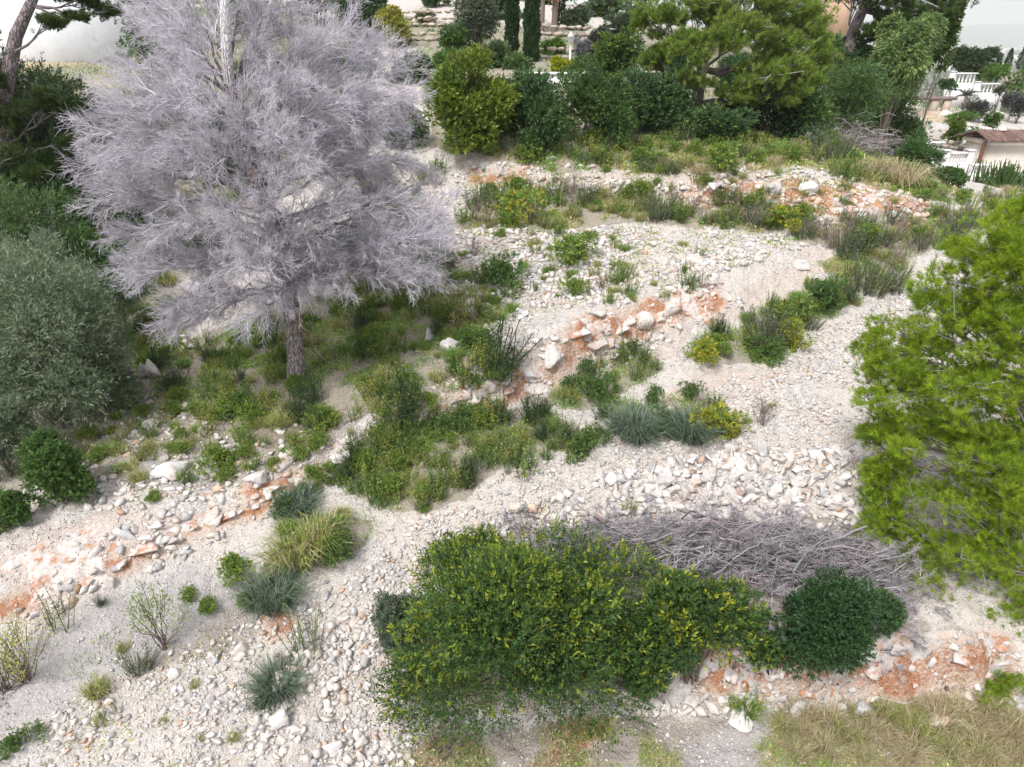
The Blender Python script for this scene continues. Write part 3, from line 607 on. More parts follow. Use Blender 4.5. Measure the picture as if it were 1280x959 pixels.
# three standing stones and the little cairn
for px, w, h, lab in [(167,10,22,'leftmost and narrowest of the three standing stones'),(179,15,22,'tan middle one of the three standing stones'),(193,14,26,'tallest and palest of the three standing stones')]:
    p = gp(px, 473); dep = project(p)[2]; V, Fc = chip_rock(14, (w / h * 1.1, .4, 1), .03); V[:, :2] *= (1.05 - .35 * V[:, 2:])
    r = h / F * dep * .62
    tag(mobj('standing_stone', np_mesh('standing_stone', V * r, [Fc], M_STONE), None, (p[0], p[1], p[2] + r * .7)), lab, 'stone', 'three standing stones')
p = gp(233, 437); r0 = 11 / F * project(p)[2]
cr = empty('stone_cairn', tuple(p), 'small grey cairn of stacked stones in the grass under the dead pine', 'cairn')
for k, (s, z, dx) in enumerate([(1, .45, -.4), (.9, .5, .5), (.8, 1.3, 0), (.55, 2.1, .05)]):
    V, Fc = chip_rock(11, (1, .8, .7)); o = mobj('stacked_stone', np_mesh('stacked_stone', V * r0 * s * .9, [Fc], M_STONE), cr, (dx * r0, 0, z * r0 * .75))

# ------------------------------------------------------------------ foliage makers (all in local coordinates, base at the origin)
NM, LM = 1.7, 1.3
def crown(G, c, rad, lobes, n, L, Wd, pal, tip=None, tipf=0., out=.6, up=.35, per=7, lobe_r=(.28, .5), shoot=.3, inside=.25, droop=0., irreg=1.):
    """lobed crown of leafy shoots. pal: list of leaf colours; tip: colour of fresh shoots"""
    c = np.array(c, float); rad = np.array(rad, float)
    n = int(n * NM); L = L * LM; Wd = Wd * LM
    ph = rng.uniform(0, 6.28, 6)
    def irr(u): a = np.arctan2(u[:, 1], u[:, 0]); return (1 + irreg * .20 * np.sin(2 * a + ph[0]) + irreg * .16 * np.sin(3 * a + ph[1] + 2 * u[:, 2]) + irreg * .12 * np.sin(5 * u[:, 2] + a + ph[2]))[:, None]
    U = rdir(lobes, .12); lowm = U[:, 2] < 0; hz = U.copy(); hz[:, 2] = 0; hz = nrm(hz); U[lowm] = (hz * (1 - .18 * np.abs(U[:, 2:])) + U * np.array([0, 0, 1.]))[lowm]
    ctr = c + U * rad * rng.uniform(.30, .78, (lobes, 1)) * irr(U); lr = rng.uniform(lobe_r[0] * .75, lobe_r[1] * 1.1, lobes)[:, None] * rad
    ns = max(1, n // per); li = rng.integers(0, lobes, ns); u = rdir(ns, .25)
    r_ = np.where(rng.random(ns) < inside, rng.uniform(.3, .95, ns), rng.uniform(.85, 1.12, ns))
    P = ctr[li] + u * lr[li] * r_[:, None]
    outw = nrm(P - c + 1e-6); D = nrm(u * out + outw * .45 + np.array([0, 0, up - droop]) + rng.normal(0, .3, (ns, 3)))
    sl = shoot * rad.mean() * rng.uniform(.3, 1.0, ns) * .55 * np.where(rng.random(ns) < .08, 1.9, 1.0)
    pc = np.asarray(pal)[rng.integers(0, len(pal), lobes)][li] * .5 + np.asarray(pal)[rng.integers(0, len(pal), ns)] * .5
    pc = vary(pc, ns, .16, .05)
    t = np.tile(np.linspace(.1, 1, per), ns); si = np.repeat(np.arange(ns), per)
    B = P[si] + D[si] * (sl[si] * t)[:, None] ; B[:, 2] -= droop * sl[si] * t * t
    ld = nrm(perp(D[si]) * rng.uniform(.5, 1.1, (len(si), 1)) + D[si] * (.35 + .7 * t)[:, None] + np.array([0, 0, -droop * .5]))
    col = vary(pc[si], len(si), .12, .04)
    if tip is not None:
        lf = (rng.random(lobes) < .55)[li] * 1.0; ft = (rng.random(ns) < tipf * (.35 + 1.6 * lf))[si] & (t > .4); col[ft] = vary(tip, ft.sum(), .15, .05); big = np.where(ft, 1.35, 1.0)
    else: big = np.ones(len(si))
    B[:, 2] = np.maximum(B[:, 2], .02)
    leaves(G, B, ld, L * big * rng.uniform(.65, 1.25, len(si)), Wd * big * rng.uniform(.7, 1.2, len(si)), col)
    return ctr, lr
def stems(G, base_r, targets, r0, col=(.16, .13, .11), sides=5, K=6, wob=.12):
    n = len(targets); T = np.asarray(targets, float); a = rng.uniform(0, 6.28, n)
    B = np.stack([np.cos(a) * base_r, np.sin(a) * base_r, np.full(n, -.08)], 1); t = np.linspace(0, 1, K)[None, :, None]
    mid = B * .55 + T * .45; mid[:, 2] += T[:, 2] * .12
    P = (1 - t) ** 2 * B[:, None] + 2 * t * (1 - t) * mid[:, None] + t * t * T[:, None]
    P = P + rng.normal(0, 1, P.shape) * wob * np.linalg.norm(T, axis=1)[:, None, None] * .12 * (t * (1 - t) * 4)
    R = r0 * (1 - .8 * np.linspace(0, 1, K))[None, :] * rng.uniform(.6, 1.1, (n, 1))
    tubes(G, P, R, sides, col)
def bush(name, label, cat, loc, rad, n, L, Wd, pal, tip=None, tipf=0, lobes=14, group=None, stem_n=9, stem_r=.03, zc=None, **kw):
    """a shrub: Empty at its base > foliage, stems. rad: crown half sizes (m)"""
    root = empty(name, tuple(loc), label, cat, group)
    zc = rad[2] * .85 if zc is None else zc
    G = Geo(); ctr, lr = crown(G, (0, 0, zc), rad, lobes, n, L, Wd, pal, tip, tipf, **kw); G.obj('foliage', M_LEAF, root)
    G = Geo(); stems(G, min(rad[0], rad[1]) * .15, ctr[rng.integers(0, len(ctr), stem_n)], stem_r); G.obj('stems', M_TWIG, root)
    return root
def pix_bush(name, label, cat, px, py, w, h, *a, depth=None, sink=0, **kw):
    """shrub sized from survey pixels: px,py = middle of the crown's lower edge; w,h = crown size in photo pixels"""
    yd = kw.pop('ydep', .8); d = ray(px, py - h * .5); d = d / np.linalg.norm(d); th = -math.asin(d[2]); O = np.array([0, 0, CZ])
    def size(dep):
        m = dep / F; A_ = w * m * .5 * .9; v = h * m * .5 * .92; b_ = A_ * yd; c2 = v * v - (b_ * math.sin(th)) ** 2
        if c2 < (v * .55) ** 2: b_ = v * .7 / max(math.sin(th), .05); b_ = min(b_, A_); c2 = max((v * .55) ** 2, v * v - (b_ * math.sin(th)) ** 2)
        return A_, b_, min(math.sqrt(c2) / max(math.cos(th), .3), 1.4 * v)
    if depth is None:
        for t in 5 * 1.004 ** np.arange(0, 640):
            c = O + d * t; A_, b_, c_ = size(float(project(c)[2]))
            if c[2] - float(ground(c[0], c[1])) <= c_ * .9: break
    else:
        c = O + d * (depth / d[1]); A_, b_, c_ = size(float(project(c)[2]))
    g = float(ground(c[0], c[1])); g = min(g, c[2] - .3 * c_)
    return bush(name, label, cat, (c[0], c[1], g), (A_, b_, c_), *a, zc=c[2] - g, **kw)
# leaf colours (albedo)
LENT = [(.030, .072, .018), (.045, .095, .022), (.055, .11, .03), (.038, .08, .03)]
LENT_TIP = (.26, .30, .025)
OLIVE = [(.085, .13, .06), (.12, .165, .085), (.16, .20, .12), (.07, .115, .05)]
DARKG = [(.025, .06, .022), (.035, .08, .028), (.05, .10, .035)]
MIDG = [(.055, .12, .03), (.075, .145, .035), (.045, .10, .03)]
BRIGHT = [(.12, .19, .02), (.16, .22, .025), (.09, .16, .025), (.13, .17, .04)]
GREYG = [(.12, .16, .11), (.16, .20, .145), (.10, .135, .09)]
YEL = [(.30, .34, .03), (.24, .30, .03), (.35, .36, .06)]
LENT, DARKG, MIDG, BRIGHT, OLIVE = [[tuple(np.array(q) * np.array(f)) for q in P_] for P_, f in ((LENT, (1.55, 1.42, 1.35)), (DARKG, (2.0, 1.8, 1.8)), (MIDG, (1.5, 1.35, 1.3)), (BRIGHT, (1.25, 1.2, 1.2)), (OLIVE, (1.5, 1.45, 1.6)))]
PINE = [(.135, .20, .016), (.165, .23, .02), (.11, .175, .02), (.185, .245, .028)]
PINE = [tuple(np.array(q) * np.array((1.66, 1.66, 1.15))) for q in PINE]
PINE_D = [(.05, .085, .02), (.065, .10, .022), (.045, .075, .025)]

def needles(G, P, D, per, L, Wd, col, spread=.75):
    """pine shoots: P,D (n,3) -> needles along each shoot"""
    n = len(P); si = np.repeat(np.arange(n), per); t = rng.random(n * per)
    B = P[si] - D[si] * (t * L * .9)[:, None]
    nd = nrm(D[si] * (.55 + .5 * rng.random((n * per, 1))) + perp(D[si]) * spread)
    blades(G, B, nd, L * rng.uniform(.6, 1.1, n * per), Wd, vary(col[si], n * per, .13, .05), K=1)
def limb_curve(A, B, sag=.0, K=8, wob=.05):
    t = np.linspace(0, 1, K)[:, None]; A = np.asarray(A, float); B = np.asarray(B, float); l = np.linalg.norm(B - A)
    P = A + (B - A) * t; P[:, 2] += (sag * 4 * t * (1 - t))[:, 0] * l
    w = rng.normal(0, wob * l, (K, 3)) * (t * (1 - t) * 3); return P + w
def interp(P, t):
    """P (K,3), t (m,) in 0..1 -> points and tangents"""
    K = len(P); f = np.clip(t, 0, .9999) * (K - 1); i = f.astype(int); w = (f - i)[:, None]
    return P[i] * (1 - w) + P[i + 1] * w, nrm(P[i + 1] - P[i])
def dead_spray(G, limb, nsub, l_sub, r_sub, keep=None, fan=.75, t0=.25, ntw=9, ntt=7, col=(.42, .395, .425), droop=.1):
    """brushy dead twigs along a limb: secondary > tertiary > twiglets"""
    t = t0 + (1 - t0) * rng.random(nsub) ** .8; t[:2] = .99
    B, T = interp(limb, t); ll = np.linalg.norm(limb[-1] - limb[0])
    D = nrm(T * rng.uniform(.5, 1.1, (nsub, 1)) + perp(T) * rng.uniform(.3, 1, (nsub, 1)) * fan + np.array([0, 0, .06]))
    L = l_sub * rng.uniform(.55, 1.15, nsub) * (1.15 - .5 * t)
    K = 5; tt = np.linspace(0, 1, K)[None, :, None]
    bendv = perp(D) * .18 + np.array([0, 0, -droop])
    P = B[:, None] + D[:, None] * L[:, None, None] * tt + bendv[:, None] * L[:, None, None] * tt ** 2
    tubes(G, P, r_sub * (1 - .75 * np.linspace(0, 1, K))[None] * rng.uniform(.7, 1.2, (nsub, 1)), 4, vary(np.array(col) * 1.15, nsub, .12, .02))
    # tertiary
    si = np.repeat(np.arange(nsub), ntw); n2 = len(si); u = .12 + .88 * rng.random(n2)
    f = u * (K - 1); i = np.minimum(f.astype(int), K - 2); w = (f - i)[:, None]
    B2 = P[si, i] * (1 - w) + P[si, i + 1] * w; T2 = nrm(P[si, i + 1] - P[si, i])
    D2 = nrm(T2 * rng.uniform(.6, 1.2, (n2, 1)) + perp(T2) * .75 * rng.uniform(.4, 1, (n2, 1))); L2 = L[si] * rng.uniform(.28, .6, n2) * (1.1 - .4 * u)
    t3 = np.linspace(0, 1, 3)[None, :, None]; bv = perp(D2) * .22
    P2 = B2[:, None] + D2[:, None] * L2[:, None, None] * t3 + bv[:, None] * L2[:, None, None] * t3 ** 2
    if keep is not None: q = keep(P2[:, 1]); P2 = P2[q]; L2 = L2[q]; n2 = len(P2)
    tubes(G, P2, np.broadcast_to(np.array([.0052, .0038, .0020]), (n2, 3)), 3, vary(col, n2, .14, .02))
    # twiglets
    si = np.repeat(np.arange(n2), ntt); n3 = len(si); u = (.15 + .85 * rng.random(n3))[:, None]
    B3 = P2[si, 0] * (1 - u) ** 2 + P2[si, 1] * 2 * u * (1 - u) + P2[si, 2] * u * u; T3 = nrm(P2[si, 2] - P2[si, 0])
    D3 = nrm(T3 * rng.uniform(.6, 1.2, (n3, 1)) + perp(T3) * .7 + np.array([0, 0, .05])); L3 = np.maximum(.07, L2[si] * rng.uniform(.3, .7, n3))
    P3 = np.stack([B3, B3 + D3 * L3[:, None]], 1)
    if keep is not None: q = keep(P3[:, 1]); P3 = P3[q]; n3 = len(P3)
    tubes(G, P3, np.broadcast_to(np.array([.0031, .0016]), (n3, 2)), 3, vary(np.array(col) * 1.06, n3, .16, .02))

# ------------------------------------------------------------------ the dead pine
base = gp(370, 476); ox, oy, oz = base
dp = empty('dead_pine', tuple(base), 'tall dead grey pine with bare twigs standing among green weeds', 'tree')
Yt = oy
trk = np.array([at(370, 480, Yt), at(369, 440, Yt), at(366, 400, Yt + .02), at(360, 360, Yt + .05), at(346, 300, Yt + .05), at(325, 230, Yt), at(302, 160, Yt), at(287, 105, Yt), at(283, 60, Yt), at(281, 0, Yt), at(281, -70, Yt), at(283, -140, Yt)]) - base
trk[0, 2] -= .25
G = Geo(); rr = np.array([.25, .19, .178, .18, .165, .15, .13, .11, .1])
tubes(G, trk[None, :9], rr[None] * rng.uniform(.96, 1.04, 9), 14); G.obj('trunk', M_DEADBARK, dp, True)
G = Geo(); tubes(G, trk[None, 7:], np.array([[.108, .104, .096, .086, .035]]), 12)
o = G.obj('bare_trunk_top', M_SNAG, dp, True); o['label'] = 'bleached white bare upper trunk'
# broken stubs low on the trunk
for px, py, qx, qy, r in [(372,395,350,408,.04),(372,402,402,424,.025),(374,412,408,452,.02),(372,398,392,385,.03),(368,405,362,392,.035),(374,430,396,444,.018)]:
    a_ = at(px, py, Yt) - base; b__ = at(qx, qy, Yt - .35) - base; G = Geo(); l = limb_curve(a_, b__, -.05, 5, .06)
    tubes(G, l[None], np.linspace(r, r * .35, 5)[None], 6); G.obj('stub', M_DEADBARK, dp, True)
LIMBS = [ # tip px, py, distance, trunk height fraction 0..1 of where it starts
 (92,178,14.2,.55),(86,236,13.8,.5),(112,290,13.3,.42),(128,110,15.2,.62),(150,60,15.7,.72),(165,5,15.9,.8),(112,205,16,.55),(80,150,15,.6),
 (150,340,12.9,.33),(185,385,12.6,.27),(232,400,12.5,.27),(292,405,12.7,.25),(330,372,12.6,.27),(400,358,12.8,.3),(440,342,13.2,.3),(472,330,14,.3),
 (545,300,14.6,.4),(590,300,14.2,.42),(585,255,14.8,.47),(575,335,14.0,.37),(540,350,13.6,.33),(566,268,15.2,.42),(556,228,15.8,.48),(520,182,16.1,.55),(528,140,16.2,.6),(525,70,16.4,.7),(500,95,15.2,.65),(452,20,16,.78),(400,-40,16,.85),
 (330,-90,15.5,.9),(240,-90,15.2,.9),(200,-50,14.8,.85),(255,250,12.3,.42),(335,232,12.2,.45),(205,182,12.8,.52),(300,130,13,.62),(400,182,12.7,.52),(440,240,13,.45),
 (380,90,13.4,.68),(230,90,13.4,.68),(160,240,14,.47),(470,190,14.4,.55),(450,110,14.2,.66),(180,130,14,.62),(320,50,13.7,.76),(260,20,14.2,.82),(420,40,14.6,.76),
 (210,320,13.4,.35),(270,330,12.6,.33),(390,290,12.8,.38),(500,250,14.8,.45),(300,180,17.5,.55),(420,130,17.5,.6),(200,60,17.3,.72),(350,270,17.3,.42),(480,40,17,.74),(140,180,17,.55),(350,-20,14.2,.84),
 (250,370,13.6,.28),(190,270,12.9,.42),(330,320,12.3,.34),(250,170,12.5,.55),(350,150,12.6,.58),(300,290,12.2,.38),(500,300,13.9,.36),(420,310,13.1,.34),(130,330,14.2,.34),(480,150,15,.6),(110,130,14.4,.62),(250,-20,15.8,.86),(170,-20,15.2,.84),
 (145,90,14.2,.68),(210,10,13.9,.78),(540,190,15.2,.54),(535,100,15.8,.66),(510,40,16.6,.72),(340,90,13.2,.7)]
tr_t = np.linalg.norm(np.diff(trk, axis=0), axis=1); tr_c = np.concatenate([[0], np.cumsum(tr_t)])
def on_trunk(f):
    s = f * tr_c[9]; i = min(np.searchsorted(tr_c, s) - 1, len(trk) - 2); w = (s - tr_c[i]) / tr_t[i]; return trk[i] * (1 - w) + trk[i + 1] * w
snag0 = trk[7]
def clear(Q): return ~((np.abs(Q[:, 0] - snag0[0] + .04 * (Q[:, 2] - snag0[2])) < .2) & (Q[:, 1] < .14) & (Q[:, 2] > snag0[2] - .05))   # nothing grows in front of the stripped top
for px, py, Y, f in LIMBS:
    tip = at(px, py, Y) - base; f = min(f, .93); A_ = on_trunk(f * .88 + .07); l = np.linalg.norm(tip - A_)
    tip = A_ + (tip - A_) * .80
    cv = limb_curve(A_, tip, .06, 9, .035); G = Geo(); r0 = .012 + .008 * l
    tubes(G, cv[None], np.linspace(r0, .008, 9)[None], 6, (.3, .28, .3)); lo = G.obj('limb', M_LIMB, dp, True)
    G = Geo(); dead_spray(G, cv, int(8 + 4.2 * l), .62 + .16 * l, .012, keep=clear, ntw=10, ntt=9, col=np.array((.50, .475, .525)) * rng.uniform(.82, 1.16)); G.obj('twigs', M_TWIG, lo)

# ------------------------------------------------------------------ living pines
def pine(label, basep, trunk_pts, r0, plates, pal, group, nl=.085, nw=.005, per=26, dens=1., limb_r=.05, bare=.15, name='pine_tree', barkm=None):
    """plates: list of (centre xyz world, rx, ry, rz, shoots)"""
    root = empty(name, tuple(basep), label, 'tree', group); base = np.asarray(basep)
    T = np.asarray(trunk_pts) - base; G = Geo(); K = len(T)
    tubes(G, T[None], np.linspace(r0, r0 * .3, K)[None], 10); G.obj('trunk', barkm or M_BARK, root, True)
    pal = np.asarray(pal)
    for c, rx, ry, rz, ns in plates:
        c = np.asarray(c) - base; k = np.argmin(np.linalg.norm(T - (c - np.array([0, 0, .5])), axis=1)); k = max(1, k); A_ = T[k] * .7 + T[k - 1] * .3
        cv = limb_curve(A_, c - np.array([0, 0, rz * .3]), -.04, 7, .05); G = Geo(); l = np.linalg.norm(c - A_)
        tubes(G, cv[None], np.linspace(limb_r * (.5 + .15 * l), .012, 7)[None], 6, (.2, .17, .17))
        lobes = max(6, int(ns * .04)); ns = int(ns * dens); u0 = rdir(lobes, .3); lc = c + u0 * np.array([rx, ry, rz]) * rng.uniform(.25, .8, (lobes, 1))
        li = rng.integers(0, lobes, ns); u = rdir(ns, .45); rl = np.array([rx, ry, rz * 1.05]) * .33
        P = lc[li] + u * rl * rng.uniform(.45, 1.1, (ns, 1)) ** .6
        fr = rng.random(ns) < .10; P[fr] = c + rdir(fr.sum(), .2) * np.array([rx, ry, rz * 1.1]) * rng.random((fr.sum(), 1)) ** .45
        D = nrm(u * .6 + np.array([0, 0, .55]) + nrm(P - A_) * .5 + rng.normal(0, .2, (ns, 3)))
        # branchlets joining lobes
        nb = lobes; t = np.linspace(0, 1, 5)[None, :, None]; st, _ = interp(cv, rng.uniform(.4, 1, nb)); Pb = st[:, None] * (1 - t) + lc[:, None] * t
        tubes(G, Pb, np.linspace(.016, .005, 5)[None].repeat(nb, 0) * limb_r / .05, 4, (.26, .23, .25))
        q = rng.random(ns) < .05; Pq = np.stack([lc[li[q]], (lc[li[q]] + P[q]) / 2 + rng.normal(0, .04, (q.sum(), 3)), P[q]], 1)
        tubes(G, Pq, np.broadcast_to(np.array([.006, .005, .003]) * max(1, nw / .005), (q.sum(), 3)), 3, (.36, .33, .36))
        lo = G.obj('limb', M_TWIG, root)
        col = pal[rng.integers(0, len(pal), lobes)][li] * .6 + pal[rng.integers(0, len(pal), ns)] * .4
        G = Geo(); needles(G, P, D, per, nl, nw, vary(col, ns, .12, .04)); G.obj('needles', M_NEEDLE, lo)
    return root
# bright pine at the right edge
b0 = at(1345, 800, 8.3); b0[2] = ground(b0[0], b0[1]) - .1
tp = [b0, at(1340, 700, 8.6), at(1320, 560, 9.1), at(1300, 430, 9.5), at(1280, 320, 9.8), at(1268, 262, 9.9)]
plates = []
for px, py, Y, w, h, ns in [(1262,275,9.9,46,40,170),(1225,330,9.8,60,44,300),(1275,340,9.5,60,50,280),(1180,392,10,66,42,330),(1245,410,9.5,70,44,330),(1115,425,10.3,44,40,210),(1125,480,10,60,44,330),(1195,470,9.6,70,44,330),(1270,480,9.2,60,50,280),
  (1090,480,10.3,34,40,160),(1150,545,9.7,64,40,340),(1110,600,9.8,48,44,260),(1215,560,9.2,66,40,280),(1125,660,9.5,56,40,330),(1190,625,9.2,64,40,280),(1260,600,8.9,60,46,260),(1165,700,9.2,66,42,380),(1105,640,9.8,36,40,160),
  (1240,700,8.6,70,40,330),(1215,760,8.7,70,40,380),(1280,770,8.3,60,50,280),(1190,790,8.7,44,34,220),(1240,815,8.5,60,34,320),(1290,830,8.2,50,34,220),(1215,838,8.0,50,26,240),(1165,770,8.6,44,30,220),(1255,850,7.8,44,24,180),(1095,545,10.2,30,34,150),(1085,440,10.4,26,34,130),(1180,515,9.7,64,34,260),(1245,300,9.8,60,40,240),(1205,365,9.8,60,40,260),(1150,440,10.0,60,40,260),(1265,395,9.5,60,40,240),(1260,525,9.4,60,36,240),(1110,530,10.1,40,30,160),(1230,845,7.9,60,26,300),(1180,815,8.2,50,26,260),(1270,700,8.8,50,50,240),(1230,640,9.0,60,40,260),(1280,420,9.4,60,50,240),(1140,780,8.5,36,24,160),(1245,560,9.4,60,50,240),(1275,640,8.6,50,50,240),(1120,600,9.9,50,36,240),(1150,740,9.0,46,34,200),(1280,550,9.4,50,50,200),(1330,420,9.4,60,60,200),(1340,600,8.8,70,60,220),(1350,740,8.2,70,60,220),(1320,300,9.8,60,50,180)]:
    c = at(px, py, Y); mpp = project(c)[2] / F; plates.append((c, w * mpp * 1.08, w * mpp * 1.0, h * mpp * .95, ns))
pine('bright yellow green pine at the right edge above the red ledge', b0, tp, .16, plates, PINE, 'living pines', nl=.10, nw=.0060, per=30, dens=1.75)

# ------------------------------------------------------------------ the big shrubs in front
def shrub(*a, **k): return pix_bush(*a, **k)
shrub('lentisk_shrub', 'biggest shrub, dark green with yellow green shoot tips, left of the brush pile', 'shrub', 644, 912, 410, 266, 78000, .044, .019, LENT, YEL[1], .2, lobes=52, irreg=.75, per=8, lobe_r=(.16, .3), shoot=.34, stem_n=26, ydep=.72, up=.55)
shrub('grey_shrub', 'grey green bush leaning on the left flank of the biggest shrub', 'shrub', 492, 845, 84, 110, 7000, .055, .014, GREYG, None, 0, lobes=12, stem_n=9, lobe_r=(.25, .42))
shrub('lentisk_shrub', 'yellow tipped dark shrub between the biggest shrub and the round one', 'shrub', 872, 872, 170, 172, 21000, .046, .019, LENT, YEL[0], .16, lobes=22, irreg=.5, per=8, lobe_r=(.2, .36), stem_n=14, up=.55)
shrub('kermes_shrub', 'dense round deep green shrub beside the red ledge', 'shrub', 1037, 862, 158, 150, 32000, .034, .02, [(.034, .088, .03), (.045, .105, .036), (.06, .125, .045)], None, 0, lobes=44, irreg=.5, per=7, lobe_r=(.26, .36), stem_n=10, shoot=.2, inside=.2)
shrub('low_shrub', 'low green shrub squeezed under the biggest shrub at its right foot', 'shrub', 800, 880, 90, 120, 7000, .05, .02, LENT, YEL[1], .05, lobes=12, stem_n=7)
shrub('low_shrub', 'low dark shrub filling the gap between the yellow tipped and the round shrub', 'shrub', 955, 845, 60, 80, 5000, .046, .02, LENT, YEL[1], .08, lobes=12, stem_n=7)
shrub('low_shrub', 'low grass green shrub at the right foot of the round shrub', 'shrub', 1105, 800, 50, 60, 3000, .045, .018, DARKG, None, 0, lobes=9, stem_n=6)
shrub('low_shrub', 'yellow green shoots on the upper left crown of the biggest shrub', 'shrub', 590, 740, 110, 80, 6500, .046, .02, LENT, YEL[1], .3, lobes=14, stem_n=8)
shrub('low_shrub', 'dark leafy shrub joining the biggest shrub to the yellow tipped one', 'shrub', 812, 872, 76, 100, 5000, .046, .02, LENT, YEL[1], .06, lobes=16, stem_n=9)
# left hand olives and bushes
shrub('olive_tree', 'grey green wild olive filling the left edge beside the standing stones', 'tree', 50, 562, 270, 270, 34000, .07, .017, OLIVE, (.21, .25, .17), .2, lobes=34, per=8, lobe_r=(.2, .34), stem_n=16, stem_r=.05, shoot=.4)
shrub('olive_tree', 'smaller wild olive with silvery shoots just left of the standing stones', 'tree', 108, 470, 130, 180, 12000, .07, .016, OLIVE, (.22, .26, .19), .28, lobes=18, per=8, lobe_r=(.22, .36), stem_n=10, stem_r=.04, shoot=.4)
shrub('wild_olive', 'dark wild olive higher up behind the left edge olive', 'tree', 20, 400, 200, 200, 15000, .08, .02, OLIVE + MIDG, None, 0, lobes=22, lobe_r=(.22, .36), stem_n=10, stem_r=.05)
shrub('green_shrub', 'glossy mid green shrub below the left edge olive', 'shrub', 68, 640, 96, 105, 11000, .045, .022, MIDG, (.1, .18, .045), .2, lobes=18, lobe_r=(.24, .4), stem_n=8)
shrub('wild_olive', 'shaded lower skirt of olive growth at the left frame edge', 'tree', 5, 610, 110, 120, 8000, .065, .016, OLIVE, None, 0, lobes=14, per=8, lobe_r=(.24, .38), stem_n=8)
shrub('green_shrub', 'small glossy shrub cut by the left frame edge below the olive', 'shrub', 12, 668, 62, 60, 4500, .045, .022, MIDG, (.1, .18, .045), .15, lobes=10, stem_n=6)
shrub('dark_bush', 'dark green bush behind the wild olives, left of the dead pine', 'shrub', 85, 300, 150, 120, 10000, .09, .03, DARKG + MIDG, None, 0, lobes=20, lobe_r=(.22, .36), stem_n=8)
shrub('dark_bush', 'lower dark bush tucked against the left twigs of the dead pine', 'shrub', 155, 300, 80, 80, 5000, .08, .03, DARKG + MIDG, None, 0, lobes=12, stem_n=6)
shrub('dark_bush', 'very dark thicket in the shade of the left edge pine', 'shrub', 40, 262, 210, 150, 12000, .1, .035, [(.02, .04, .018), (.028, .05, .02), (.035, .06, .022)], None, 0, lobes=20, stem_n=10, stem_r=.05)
shrub('wild_olive', 'grey green sprawling olive reaching to the two boulders at left', 'tree', 110, 520, 140, 120, 11000, .07, .017, OLIVE, (.21, .25, .17), .2, lobes=20, per=8, lobe_r=(.22, .36), stem_n=8, stem_r=.03)
shrub('wild_olive', 'light topped olive at the left edge above the biggest olive', 'tree', 0, 470, 170, 180, 14000, .075, .018, OLIVE, (.25, .29, .15), .3, lobes=22, per=8, lobe_r=(.22, .36), stem_n=8, stem_r=.04)
shrub('dark_bush', 'shaded green bush between the wild olives and the dead pine', 'shrub', 120, 385, 110, 110, 8000, .08, .03, MIDG + DARKG, None, 0, lobes=18, stem_n=8)
shrub('dark_bush', 'dark bush at the far left behind the light topped olive', 'shrub', 20, 330, 130, 110, 8000, .09, .03, DARKG + MIDG, None, 0, lobes=18, stem_n=8)
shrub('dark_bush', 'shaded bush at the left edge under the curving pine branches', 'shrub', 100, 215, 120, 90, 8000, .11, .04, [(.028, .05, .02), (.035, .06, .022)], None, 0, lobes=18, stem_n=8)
for lab, px, py, w, h, dk in [('dark bush under the curving branches at upper left', 70, 175, 110, 90, 1), ('dark bush at the left frame edge above the shaded thicket', 10, 180, 110, 110, 1), ('green bush behind the left tips of the dead pine', 130, 230, 90, 80, 0), ('dark bush against the left tips of the dead pine', 120, 270, 90, 70, 1), ('bush glimpsed through the middle of the dead pine', 270, 220, 120, 70, 0), ('bush glimpsed through the right side of the dead pine', 410, 190, 110, 70, 0), ('bush glimpsed through the lower dead pine twigs', 230, 330, 120, 60, 0), ('low bush at the right tips of the dead pine', 505, 190, 70, 60, 0), ('low bush behind the dead pine trunk', 400, 345, 100, 60, 0)]:
    shrub('slope_bush', lab, 'shrub', px, py, w, h, 5000, .1, .036, [(.045, .075, .03), (.06, .095, .035)] if dk else MIDG + GREYG, None, 0, lobes=14, stem_n=7)
# hedge line under the garden
shrub('evergreen_tree', 'rounded yellow green tree at the left end of the dark hedge', 'tree', 588, 196, 128, 128, 20000, .10, .045, BRIGHT, (.17, .23, .03), .25, lobes=34, lobe_r=(.2, .32), stem_n=12, stem_r=.05)
shrub('hedge_shrub', 'dark shrub between the rounded yellow green tree and the white wall', 'shrub', 672, 190, 96, 106, 10000, .09, .035, DARKG + MIDG, None, 0, lobes=20, stem_n=8)
shrub('hedge_shrub', 'dark hedge shrub directly below the white garden wall', 'shrub', 735, 184, 96, 96, 10000, .09, .035, DARKG + MIDG, (.16, .22, .03), .05, lobes=20, stem_n=8)
shrub('hedge_shrub', 'dark hedge shrub touching the big grey branched pine', 'shrub', 800, 172, 88, 90, 9000, .09, .035, DARKG, None, 0, lobes=18, stem_n=8)
for lab, px, py, w, h, pl in [('tall hedge shrub between the dark hedge and the big pine trunk', 832, 176, 74, 84, DARKG), ('hedge shrub at the middle of the dark hedge, in front of its neighbours', 768, 190, 76, 84, DARKG + MIDG), ('dark undergrowth right below the big grey branched pine', 900, 182, 90, 56, DARKG), ('mid green hedge shrub beside the rounded yellow green tree', 640, 180, 60, 90, MIDG + DARKG), ('thick bush left of the small dry branch heap', 1010, 184, 80, 76, DARKG + MIDG), ('bush between the dry branch heap and the lower balustrade', 1128, 205, 64, 64, MIDG + DARKG)]:
    shrub('hedge_shrub', lab, 'shrub', px, py, w, h, 7500, .09, .035, pl, (.16, .22, .04), .06, lobes=18, stem_n=8)
shrub('hedge_shrub', 'small low bush at the foot of the dark hedge', 'shrub', 665, 200, 44, 42, 2500, .08, .035, MIDG, None, 0, lobes=8, stem_n=5)
